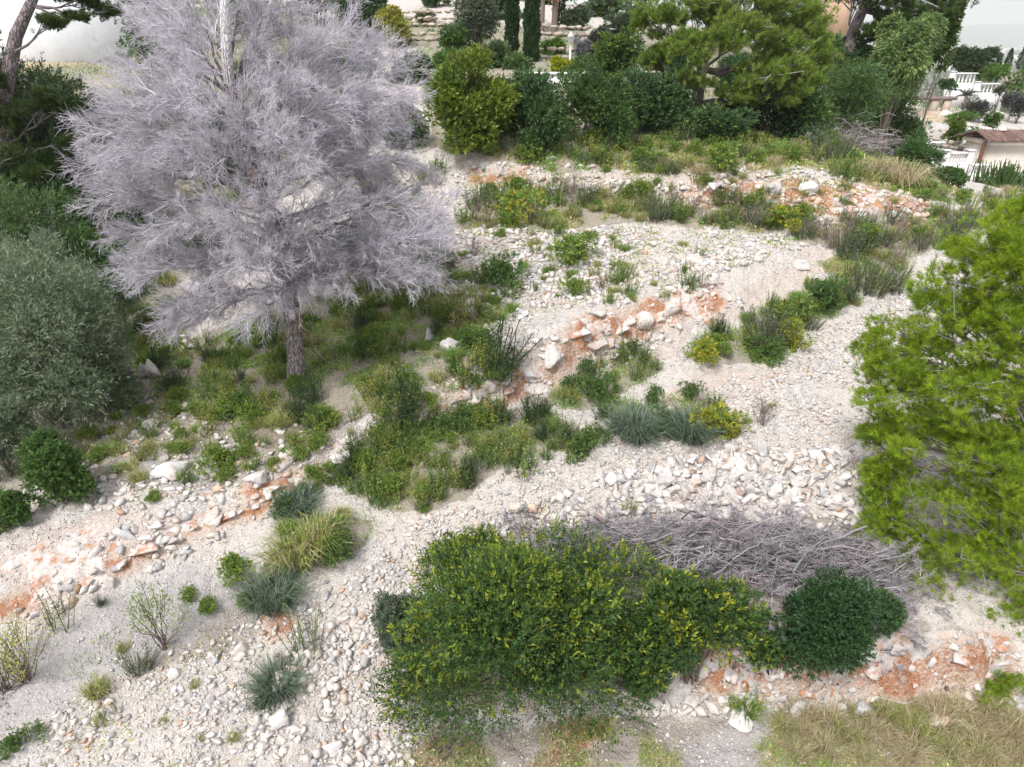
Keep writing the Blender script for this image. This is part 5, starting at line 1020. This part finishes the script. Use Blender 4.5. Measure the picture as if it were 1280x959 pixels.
cover('thicket_cover', 'dark undergrowth below the left hand olives and hedge', None, 60000, [VEG['shade'], VEG['hedge'], VEG['behind']], .34, 67, [DARKG[1], MIDG[0], GRN[2], YGR[1]])
cover('dry_grass', 'dry straw grass with green patches along the bottom edge', None, 40000, [[(470,990),(540,935),(700,912),(820,905),(850,990)], [(930,990),(960,900),(1290,876),(1290,990)]], .19, 71, [DRY[1], DRY[0], GRN[0], DRY[0], DRY[2], GRN[1], YGR[1], DRY[0]], 1.0, wd=.005, leafy=.12)
cover('rust_weed', 'rust red dead weeds below the biggest shrub', None, 420, [[(700,915),(770,915),(750,950),(690,945)], [(640,880),(690,890),(650,905)], [(540,930),(560,940),(550,965),(535,960)]], .14, 73, [(.34, .10, .05), (.40, .16, .08)], .5, leafy=.6)
cover('slope_weeds', 'thin scattering of tiny weeds over the bare slopes', None, 20000, [ZPOLY['left'], ZPOLY['terrace'], ZPOLY['upper'], [(20,900),(120,790),(330,790),(380,880),(300,975),(40,975)]], .13, 79, [GRN[0], YGR[1], YGR[0], DRY[2]], .7, leafy=.5)

# ------------------------------------------------------------------ the garden above and to the right
WHT = (.78, .77, .76)
def balustrade(name, label, a, b, z_top, z_bot, nb, post_l=True, post_r=True, band=.5, group=None):
    """wall panel with a row of turned balusters and a coping from a to b (x,y)"""
    a = np.array(a); b = np.array(b); L = np.linalg.norm(b - a); rz = math.atan2(b[1] - a[1], b[0] - a[0]); root = empty(name, (a[0], a[1], z_bot), label, 'wall', group, rz); h = z_top - z_bot
    Geo().box((0, -.12, -.5), (L, .12, h - band), WHT).obj('wall_panel', M_WHITE, root); Geo().box((-.02, -.17, h - .10), (L + .02, .17, h), WHT).obj('coping', M_WHITE, root)
    prof = [(.07, 0), (.07, .03), (.04, .06), (.085, .16), (.07, .24), (.04, .30), (.065, band - .135), (.065, band - .104)]
    for k in range(nb):
        g = Geo().lathe(prof, 8, (0, 0, 0), WHT); g.obj('baluster', M_WHITE, root, True, ((k + .5) * L / nb, 0, h - band + .003))
    for f, x in ((post_l, -.16), (post_r, L + .16)):
        if f: g = Geo().box((x - .14, -.2, -.5), (x + .14, .2, h + .06), WHT); g.box((x - .18, -.24, h + .063), (x + .18, .24, h + .13), WHT); g.obj('post', M_WHITE, root)
def bal_px(name, label, x0, x1, ytop, ybot, Y, nb, **k):
    A_ = at(x0, ytop, Y); B_ = at(x1, ytop, Y); bz = at(x0, ybot, Y)[2]; balustrade(name, label, A_[:2], B_[:2], A_[2], bz, nb, **k)
bal_px('balustrade_wall', 'upper white wall with balusters, highest step by the dome shaped tree', 1194, 1222, 91, 131, 60, 6, band=.75, post_l=True, post_r=False, group=None)
bal_px('balustrade_wall', 'upper white wall with balusters, lower step left of the flowering bush', 1225, 1253, 104, 135, 59.6, 6, band=.7, post_l=True, post_r=True)
bal_px('balustrade_wall', 'lower garden balustrade, leftmost and highest of three stepped segments', 1157, 1180, 177, 236, 38.6, 6, band=.55, post_l=True, post_r=False)
bal_px('balustrade_wall', 'lower garden balustrade, middle of three stepped segments', 1186, 1209, 190, 240, 38.0, 6, band=.55, post_l=True, post_r=True)
bal_px('balustrade_wall', 'lower garden balustrade, rightmost segment beside the tiled kiosk', 1216, 1240, 205, 246, 37.4, 6, band=.5, post_l=False, post_r=False)
# sloping end wall beside the upper balustrade
A_ = at(1182, 112, 60); B_ = at(1191, 92, 60); g = Geo(); zb = at(1182, 131, 60)[2]
V = [(x, y + dy, z) for dy in (0, .25) for x, y, z in ((A_[0], A_[1], zb - .5), (B_[0], B_[1], zb - .5), (B_[0], B_[1], B_[2]), (A_[0], A_[1], A_[2]))]
g.add(V, quads=[(0, 1, 2, 3), (7, 6, 5, 4), (0, 4, 5, 1), (1, 5, 6, 2), (2, 6, 7, 3), (3, 7, 4, 0)], col=WHT); tag(g.obj('sloping_wall', M_WHITE), 'white sloping wall end left of the upper balustrade', 'wall')
# tiled kiosk
A_ = at(1238, 182, 39); zt = A_[2]; zb = at(1238, 250, 39)[2]; ks = empty('garden_kiosk', (A_[0], A_[1], zb), 'small pale rendered kiosk with a brown tiled roof at the right edge', 'kiosk'); H = zt - zb
CRM = (.66, .60, .53)
g = Geo().box((0, 0, -.4), (3.2, 2.2, H), CRM); g.obj('wall', M_WHITE, ks); g = Geo().box((-.07, -.07, H + .003), (3.3, 2.3, H + .22), (.74, .68, .60)); g.obj('cornice', M_WHITE, ks)
g = Geo(); TL = [(.17, .105, .09), (.21, .135, .115), (.14, .09, .08)]
for r in range(9):
    for k in range(26):
        x = -.38 + k * .17; y = -.45 + r * .36; z = H + .24 + min(r, 8 - r) * .10; g.add(*(lambda a: (a, [(0, 1, 5, 4), (1, 2, 6, 5), (2, 3, 7, 6)]))([(x, y, z), (x + .05, y, z + .06), (x + .12, y, z + .06), (x + .17, y, z), (x, y + .4, z + (.11 if r < 4 else -.09)), (x + .05, y + .4, z + (.17 if r < 4 else -.03)), (x + .12, y + .4, z + (.17 if r < 4 else -.03)), (x + .17, y + .4, z + (.11 if r < 4 else -.09))]), col=TL[rng.integers(0, 3)])
g.obj('tiled_roof', M_PLAIN, ks); Geo().lathe([(.2, 0), (.17, .08), (.05, .2), (0, .26)], 10, (1.0, .9, H + .68), (.7, .62, .55)).obj('finial', M_WHITE, ks)
Geo().box((-.34, .05, -.4), (-.22, .19, H + .2), (.16, .07, .05)).obj('timber_post', M_PLAIN, ks)
# stone slab steps
sp = at(1182, 148, 50.5); sp[2] = ground(sp[0], sp[1]); st = empty('stone_steps', tuple(sp), 'tan stone steps with two upright slabs under the upper balustrade', 'steps')
for k in range(3): Geo().box((-1.6 + k * .25, k * .6, -.3), (1.5 - k * .1, k * .6 + .598, .18 + k * .22), (.50, .40, .31)).obj('step', M_PLAIN, st)
for x in (-.1, .8): Geo().box((x, 1.95, 0), (x + .5, 2.25, 1.3), (.55, .45, .36)).obj('upright_slab', M_PLAIN, st)
Geo().box((-1.5, 1.9, 1.303), (1.6, 2.5, 1.5), (.28, .22, .19)).obj('dark_lintel', M_PLAIN, st)
# white garden walls, lamp, dry stone walls
def wall(name, label, a, b, h, th, mat, col, cap=None, rough_top=0):
    L = np.linalg.norm(b[:2] - a[:2]); rz = math.atan2(b[1] - a[1], b[0] - a[0]); root = empty(name, tuple(a), label, 'wall', None, rz)
    Geo().box((0, 0, -.6), (L, th, h), col).obj('wall_face', mat, root)
    if cap: Geo().box((-.04, -.05, h + .002), (L + .04, th + .05, h + .09), cap).obj('coping', mat, root)
    return root
def drywall(name, label, a, b, h, n):
    a = np.asarray(a); b = np.asarray(b); L = np.linalg.norm((b - a)[:2]); G = Geo(); rows = max(2, int(h / .28)); per = int(L / .45)
    for r in range(rows):
        for k in range(per):
            V, Fc = rock_shape(2, 8, 0); V = V * np.array([.27, .22, .17]) * rng.uniform(.8, 1.15); t = (k + .5 * (r % 2) + rng.normal(0, .08)) / per; p = a + (b - a) * t
            G.add(V + np.array([p[0], p[1] + r * .04, a[2] + (b[2] - a[2]) * t + r * h / rows + .1]), tris=Fc, col=np.array((.48, .42, .35)) * rng.uniform(.75, 1.2))
    tag(G.obj(name, M_RUBBLE), label, 'wall')
wall('garden_wall', 'low white garden wall showing above the dark hedge', at(650, 107, 31.5), at(735, 102, 31.5), .42, .3, M_WHITE, WHT, (.8, .79, .78))
wall('garden_wall', 'short pale wall beside the big grey branched pine', at(788, 103, 32.5), at(835, 103, 32.5), .35, .3, M_PLAIN, (.40, .36, .34), (.5, .46, .43))
wall('garden_wall', 'pale wall glimpsed behind the pepper tree', at(1044, 105, 41), at(1084, 105, 41), 1.1, .3, M_WHITE, (.66, .60, .56))
for a_, b__, h, lab in [((490,40,45),(570,36,45),1.0,'dry stone terrace wall left of the grey olive'),((676,52,43.6),(770,50,43.6),.75,'dry stone terrace wall behind the two cypresses'),((655,84,38),(720,86,38),.7,'rough stone bank wall behind the bright yellow hedge'),((500,55,42),(560,50,42),.5,'low stone edging below the left terrace wall'),((690,18,50),(790,18,50),.7,'highest stone terrace wall near the top edge'),((1160,190,42),(1230,188,42),.5,'low stone edging behind the lower balustrade')]:
    A_ = at(*a_); B_ = at(*b__); A_[2] = ground(A_[0], A_[1]); B_[2] = ground(B_[0], B_[1]); drywall('stone_wall', lab, A_, B_, h, 0)
p = at(712, 92, 35.5); p[2] = min(p[2], ground(p[0], p[1]) + .3); lp = empty('garden_lamp', tuple(p), 'slim white lamp post standing behind the yellow hedge', 'lamp')
Geo().lathe([(.09, -.4), (.09, .1), (.05, .14), (.05, 1.25)], 8, (0, 0, 0), (.8, .8, .8)).obj('post', M_WHITE, lp); Geo().lathe([(.05, 1.25), (.13, 1.3), (.14, 1.55), (.18, 1.58), (.03, 1.72), (0, 1.8)], 8, (0, 0, 0), (.82, .82, .82)).obj('lantern', M_WHITE, lp)
# houses
def house(name, label, x0, x1, ytop, ybot, Y, depth, col, roofcol, windows=(), roof=True):
    A_ = at(x0, ybot, Y); B_ = at(x1, ytop, Y); root = empty(name, (A_[0], A_[1], A_[2]), label, 'house'); L = B_[0] - A_[0]; H = B_[2] - A_[2]
    Geo().box((0, 0, -2), (L, depth, H), col).obj('wall', M_WHITE, root)
    if roof:
        g = Geo(); g.add([(-.4, -.5, H + .003), (L + .4, -.5, H + .003), (L + .4, depth + .5, H + .003), (-.4, depth + .5, H + .003), (L * .2, depth / 2, H + 1.4), (L * .8, depth / 2, H + 1.4)], quads=[(0, 1, 5, 4), (2, 3, 4, 5), (3, 2, 1, 0)], tris=[(1, 2, 5), (3, 0, 4)], col=roofcol); g.obj('roof', M_PLAIN, root)
    for u, v, w, h in windows:
        f = Geo().box((u, -.06, v), (u + w, .05, v + h), (.55, .5, .45)).obj('window', M_WHITE, root); Geo().box((u + .1, -.075, v + .1), (u + w - .1, -.062, v + h - .1), (.05, .06, .07)).obj('pane', M_PLAIN, f)
    return root
wh = house('white_house', 'bright white house wall behind the upper left pine branches', -60, 112, -60, 86, 41, 6, (.84, .85, .88), (.5, .3, .2), [(1.2, 3.4, 1.2, 1.4)])
Geo().box((-.1, -.35, -1), (at(112, 86, 41)[0] - at(-60, 86, 41)[0] + .1, -.003, .32), (.52, .42, .30)).obj('plinth', M_PLAIN, wh)
house('white_house', 'small white house at the top edge above the garden terraces', 728, 772, -30, 8, 56, 6, (.76, .76, .80), (.45, .25, .17), [(.5, .3, .8, 1.8), (1.9, .3, .8, 1.8)])
house('peach_house', 'peach coloured house seen through the dark pine trunks', 1048, 1076, -40, 24, 60, 7, (.62, .42, .30), (.45, .25, .17), [(.8, 1.3, .8, 1.4)])
# cypresses
def cypress(label, px, ybase, ytop, w, Y, n=7000, pal=((.028, .06, .022), (.04, .085, .03), (.05, .10, .03))):
    p = at(px, ybase, Y); g_ = ground(p[0], p[1]); p[2] = min(p[2], g_) if abs(p[2] - g_) < 1.5 else p[2]; top = at(px, ytop, Y)[2]; H = top - p[2]; mp = project(p)[2] / F; R = w * mp * .5
    root = empty('cypress', tuple(p), label, 'tree', 'slender cypresses'); t = rng.random(n) ** .9; a = rng.uniform(0, 6.28, n); lump = 1 + .16 * np.sin(a * 3 + t * 25) + .12 * np.sin(a * 5 - t * 41)
    prof = np.minimum(1, (t / .12) ** .5) * np.minimum(1, ((1 - t) / .55)) ** .55; r = R * prof * lump * rng.uniform(.7, 1.06, n); P = np.stack([r * np.cos(a), r * np.sin(a), .15 + t * H * .98], 1)
    D = nrm(np.stack([np.cos(a) * .35, np.sin(a) * .35, np.ones(n)], 1) + rng.normal(0, .15, (n, 3))); G = Geo(); s = max(.12, H * .035); leaves(G, P, D, s * rng.uniform(.6, 1.2, n), s * .33, vary(np.asarray(pal)[rng.integers(0, len(pal), n)], n, .2)); G.obj('foliage', M_LEAF, root)
    G = Geo(); tubes(G, np.array([[[0, 0, -.3], [0, 0, .3], [0, 0, H * .5], [0, 0, H * .85]]]), np.array([[R * .25, R * .22, R * .15, .03]]), 7); G.obj('trunk', M_BARK, root)
cypress('left one of the two slender cypresses in the terraced garden', 640, 76, -55, 15, 38.2, 9000)
cypress('right and nearer one of the two slender cypresses in the terraced garden', 664, 92, -60, 17, 36.8, 10000)
cypress('smaller of the two distant cypresses beyond the balustrades', 1244, 92, 69, 7, 66, 1500)
cypress('taller of the two distant cypresses beyond the balustrades', 1255, 96, 63, 8, 66, 2000)
cypress('dark cypress at the right frame edge above the flowering bush', 1277, 92, 52, 16, 62, 4000)
cypress('short cypress like tree between the garden palms at the top', 700, 78, -10, 13, 46, 4000)
# garden trees and shrubs
def gsh(name, label, px, py, w, h, Y, n, L, Wd, pal, tip=None, tf=0, lobes=14, cat='shrub', **k): shrub(name, label, cat, px, py, w, h, n, L, Wd, pal, tip, tf, lobes=lobes, depth=Y, sink=1, stem_n=k.pop('stem_n', 6), **k)
gsh('olive_tree', 'silvery olive tree left of the two cypresses', 592, 62, 62, 72, 40, 9000, .16, .05, [(.15, .19, .12), (.19, .23, .155), (.12, .155, .10)], None, 0, 18, 'tree', stem_r=.09)
gsh('round_shrub', 'dark round shrub at the foot of the silvery olive', 566, 66, 38, 32, 39.5, 3000, .13, .05, MIDG + DARKG)
gsh('yellow_shrub', 'yellow green flowering shrub left of the terrace wall', 492, 58, 50, 44, 41, 4000, .13, .045, [(.20, .24, .04), (.26, .28, .05)], (.36, .34, .05), .3)
gsh('dark_tree', 'dark bushy tree above the yellow green flowering shrub', 452, 40, 70, 70, 43, 7000, .18, .06, DARKG, None, 0, 18, 'tree', stem_r=.08)
gsh('dark_tree', 'dark tree top left of the terraced garden near the top edge', 395, 20, 80, 70, 46, 6000, .2, .07, DARKG + MIDG, None, 0, 16, 'tree', stem_r=.08)
gsh('round_shrub', 'grey green round shrub below the highest terrace wall', 718, 40, 34, 30, 45, 3000, .15, .05, [(.10, .15, .08), (.13, .18, .10)])
gsh('round_shrub', 'dark grey round shrub right of the white lamp', 748, 72, 34, 38, 38.5, 3000, .12, .04, [(.06, .08, .06), (.08, .10, .075)])
gsh('yellow_hedge', 'bright yellow clipped hedge on the white garden wall', 703, 93, 38, 20, 34, 3000, .1, .05, [(.30, .36, .02), (.36, .40, .03)], ydep=.5)
gsh('lavender_shrub', 'lilac grey shrub beside the white lamp', 728, 72, 26, 20, 38, 1500, .12, .03, [(.22, .22, .22), (.25, .24, .27)])
gsh('garden_bush', 'green bush at the top edge right of the cypresses', 755, 28, 60, 40, 49, 4000, .18, .06, MIDG + GREYG)
gsh('garden_bush', 'grey bush behind the big pine top at the upper terrace', 775, 55, 44, 44, 44, 3000, .15, .05, [(.10, .14, .08), (.09, .12, .07)])
gsh('garden_bush', 'dark bush at the top edge above the left terrace wall', 545, 14, 50, 34, 50, 3000, .18, .06, DARKG + MIDG)
gsh('garden_bush', 'low shrub on the left terrace wall', 530, 32, 30, 18, 46, 1200, .14, .05, [(.2, .2, .12), (.13, .17, .06)])
gsh('garden_bush', 'dark tree between the cypress tops and the olive', 622, 28, 50, 60, 47, 5000, .2, .07, DARKG, stem_r=.07)
gsh('garden_bush', 'broad dark tree behind the palms at the top edge', 690, 6, 60, 60, 54, 5000, .22, .08, MIDG, stem_r=.07)
gsh('dome_tree', 'dome shaped dark tree above the upper balustrade', 1212, 92, 56, 34, 64, 5000, .22, .08, [(.05, .085, .035), (.065, .105, .045)], None, 0, 20, 'tree')
gsh('garden_bush', 'green bush row between the upper balustrades and the small cypresses', 1240, 100, 40, 18, 62.5, 2500, .2, .07, MIDG)
gsh('flowering_bush', 'white flowering bush at the right edge of the upper balustrade', 1274, 124, 42, 34, 56, 3500, .16, .06, MIDG, (.55, .5, .42), .22)
gsh('grey_ball_shrub', 'grey round shrub below the white flowering bush', 1263, 136, 24, 22, 54, 1500, .14, .04, [(.11, .12, .11), (.14, .145, .135)])
gsh('grey_ball_shrub', 'darker grey round shrub at the right frame edge below the flowering bush', 1277, 146, 24, 24, 52, 1500, .14, .04, [(.07, .08, .075)])
gsh('flat_tree', 'flat topped dark grey tree in front of the upper balustrade', 1214, 150, 50, 28, 52, 3000, .14, .03, [(.10, .09, .09), (.08, .085, .07)], None, 0, 14, 'tree')
gsh('garden_bush', 'dark clipped bush left of the upper balustrade', 1184, 112, 22, 14, 57, 1200, .16, .06, DARKG)
gsh('garden_bush', 'green bush behind the middle balustrade segment', 1196, 178, 28, 26, 43, 2000, .13, .05, [(.14, .2, .03), (.1, .16, .03)])
gsh('garden_bush', 'low green mat on the white rocks of the lower garden', 1205, 152, 34, 12, 50, 1200, .13, .05, MIDG)
gsh('garden_bush', 'dark bush left of the kiosk roof', 1240, 160, 24, 18, 48, 1200, .13, .05, DARKG + MIDG)
gsh('garden_bush', 'small grey bush on the upper balustrade garden bed', 1250, 122, 14, 16, 57, 700, .13, .04, GREYG)
for px, Y in ((1172, 47), (1190, 46), (1212, 47), (1228, 48), (1200, 44.5), (1240, 53), (1180, 52), (1165, 44)):
    p = at(px, 160, Y); p[2] = ground(p[0], p[1]); V, Fc = rock_shape(3, 12, .1, (1, .8, .5)); s = rng.uniform(.7, 1.3); o = mobj('garden_boulder', np_mesh('garden_boulder', V * s, [Fc], M_STONE), None, (p[0], p[1], p[2] + .15)); tag(o, 'white boulder in the lower garden behind the balustrade', 'boulder', 'white garden boulders')
for nme, lab, px, py, w, h, Y, pl in [('garden_bush', 'dark bush left of the rounded yellow green tree', 520, 120, 60, 50, 33, DARKG + MIDG), ('garden_bush', 'green bush on the slope above the rounded yellow green tree', 560, 95, 50, 34, 36, MIDG), ('garden_bush', 'bush between the two cypress bases and the white wall', 645, 98, 40, 28, 35, MIDG + GREYG), ('garden_bush', 'bush left of the nearer cypress base', 612, 90, 44, 34, 36, GREYG + MIDG),
   ('garden_bush', 'leafy bush under the palms with orange fronds', 690, 76, 36, 26, 40, MIDG), ('garden_bush', 'bush right of the dark grey round shrub', 778, 92, 44, 34, 36, MIDG + BRIGHT[:1]), ('garden_bush', 'bush hidden behind the big pine trunk', 840, 105, 60, 50, 36, DARKG), ('garden_bush', 'dark bush behind the right side of the big pine', 1000, 140, 70, 60, 35, DARKG), ('garden_bush', 'dark bush behind the middle of the big pine', 930, 130, 80, 70, 37, DARKG),
   ('garden_bush', 'bush filling the gap behind the leaning pine', 1040, 100, 80, 60, 46, MIDG + DARKG), ('garden_bush', 'tall dark tree behind the big pine crown', 880, 60, 120, 110, 50, DARKG), ('garden_bush', 'tall green tree behind the big pine at the top edge', 800, 30, 90, 70, 54, MIDG), ('garden_bush', 'dark tree mass behind the leaning pine', 980, 70, 130, 110, 52, DARKG), ('garden_bush', 'dark tree at the top edge behind the ivy clad trunk', 1150, 70, 90, 100, 50, DARKG + MIDG),
   ('garden_bush', 'green tree behind the dead pine top, right side', 330, 60, 90, 70, 44, MIDG), ('garden_bush', 'dark bush behind the dead pine top, left side', 190, 90, 90, 70, 38, DARKG + MIDG), ('garden_bush', 'bush behind the middle of the dead pine', 330, 130, 100, 60, 33, GREYG + MIDG), ('garden_bush', 'bush behind the right half of the dead pine', 440, 110, 80, 50, 35, MIDG), ('garden_bush', 'dark bush behind the left half of the dead pine', 200, 170, 110, 60, 30, DARKG + MIDG)]:
    gsh(nme, lab, px, py, w, h, Y, 4500, .15, .055, pl, None, 0, 16, stem_r=.05)
# palms and agave
def rosette(name, label, cat, p, n, L, Wd, col, trunk=0., bend=.5, up=.4, tr=.12, dry=None):
    root = empty(name, tuple(p), label, cat); a = rng.uniform(0, 6.28, n); G = Geo(); D = nrm(np.stack([np.cos(a), np.sin(a), rng.uniform(-.25, 1.3, n) * up * 2], 1))
    G2 = Geo(); P = np.zeros((n, 3)); P[:, 2] = trunk; blades(G, P, D, L * rng.uniform(.7, 1.1, n), Wd, vary(col, n, .2), bend); G.obj('leaves', M_LEAF, root)
    if trunk > .2: tubes(G2, np.array([[[0, 0, -.3], [.03, 0, trunk * .5], [0, 0, trunk]]]), np.array([[tr * 1.2, tr, tr]]), 8, (.22, .17, .14)); G2.obj('trunk', M_TWIG, root)
    if dry is not None:
        G = Geo(); m = 60; a = rng.uniform(0, 6.28, m); D = nrm(np.stack([np.cos(a) * .35, np.sin(a) * .35, -np.ones(m)], 1)); P = np.zeros((m, 3)); P[:, 2] = trunk; blades(G, P, D, L * .8, Wd * 1.6, vary(dry, m, .2), .1); G.obj('dead_fronds', M_GRASS, root)
p = at(64, 122, 30); p[2] = max(p[2] - .3, ground(p[0], p[1])); rosette('agave', 'blue green agave below the white house at upper left', 'agave', p, 60, .95, .13, (.10, .15, .11), 0.15, .25, .45)
p = at(1217, 196, 42.5); p[2] = ground(p[0], p[1]); rosette('palm_plant', 'spiky green palm behind the lower balustrade', 'palm', p, 70, 1.5, .09, (.12, .19, .09), .7, .5, .5)
p = at(1206, 128, 58.5); p[2] = ground(p[0], p[1]) + .2; rosette('palm_plant', 'leaning small palm against the upper white wall', 'palm', p, 36, 1.2, .12, (.09, .12, .10), .8, .5, .4)
p = at(692, 60, 44.5); p[2] = ground(p[0], p[1]); rosette('fan_palm', 'palm with orange dead fronds behind the right cypress', 'palm', p, 60, 1.4, .2, (.07, .12, .03), 2.6, .5, .5, .16, (.50, .24, .09))
p = at(677, 62, 44.2); p[2] = ground(p[0], p[1]); rosette('fan_palm', 'thinner palm with pale dead fronds touching the right cypress', 'palm', p, 50, 1.3, .2, (.07, .12, .03), 2.9, .5, .5, .12, (.46, .28, .16))
# candelabra spurge by the kiosk
p = at(1243, 256, 33); p[2] = ground(p[0], p[1]); sr = empty('cactus_bush', tuple(p), 'large clump of upright green fleshy stems below the kiosk', 'cactus'); G = Geo(); ns = 240; D = nrm(rng.normal(0, .34, (ns, 3)) + np.array([0, 0, 1.])); B = np.concatenate([rng.normal(0, .5, (ns, 2)), np.zeros((ns, 1))], 1); H_ = rng.uniform(.7, 1.7, ns)
tubes(G, B[:, None] + D[:, None] * H_[:, None, None] * np.linspace(0, 1, 4)[None, :, None], np.broadcast_to(np.array([.03, .034, .03, .015]), (ns, 4)), 6, vary((.09, .15, .045), ns, .2)); G.obj('stems', M_LEAF, sr)
# far plain: low hills, town and tree belts
def ridge(name, x0, x1, y, h, seed, col, zb=-80):
    xs = np.linspace(x0, x1, 140); hh = h * (.65 + .8 * fbm(xs / (x1 - x0) * 9, xs * 0 + 3, 4, seed)); V = []; n = len(xs)
    for dy, f in ((-1400, 0), (-600, .55), (0, 1), (900, .5), (1800, 0)): V.append(np.stack([xs, np.full(n, y + dy), zb + np.maximum(hh, 5) * f], 1))
    V = np.concatenate(V); q = [(r * n + i, r * n + i + 1, (r + 1) * n + i + 1, (r + 1) * n + i) for r in range(4) for i in range(n - 1)]; o = Geo().add(V, quads=q, col=col).obj(name, M_PLAIN, None, True); o['kind'] = 'structure'
ridge('hills', -3000, 15000, 10300, 260, 4, (.10, .12, .09))
G = Geo()
for k in range(150):
    y = rng.uniform(1800, 6500); x = y * rng.uniform(.58, .80); s = rng.uniform(6, 16); z = ground(x, y); G.box((x - s, y - s, z - 3), (x + s, y + s, z + rng.uniform(5, 16)), np.array((.75, .72, .68)) * rng.uniform(.8, 1.08))
tag(G.obj('distant_town', M_PLAIN), 'hazy white buildings scattered over the coastal plain', 'town', None, 'stuff')
G = Geo(); n = 9000; y = rng.uniform(300, 5000, n) ; x = y * rng.uniform(.56, .84, n); z = ground(x, y); P = np.stack([x, y, z], 1) + rng.normal(0, 1, (n, 3)) * np.array([9, 9, 1.5]); leaves(G, P, rdir(n, .8), 8, 7, vary((.05, .075, .035), n, .3)); tag(G.obj('distant_trees', M_LEAF), 'hazy tree belts on the coastal plain', 'trees', None, 'stuff')
# the hazy air
mh = bpy.data.materials.new('haze'); mh.use_nodes = True; nt = mh.node_tree; nt.nodes.clear(); out = N(nt, 'ShaderNodeOutputMaterial'); pv = N(nt, 'ShaderNodeVolumePrincipled'); pv.inputs['Color'].default_value = (.97, .98, 1, 1); pv.inputs['Density'].default_value = .00018; pv.inputs['Anisotropy'].default_value = .2
nt.links.new(pv.outputs[0], out.inputs['Volume'])
HZ = True
if HZ:
    o = Geo().box((-8900, -500, -140), (12500, 13000, 260), (1, 1, 1)).obj('haze', mh); tag(o, 'pale haze over the far coastal plain', 'haze', None, 'stuff'); o.display_type = 'WIRE'
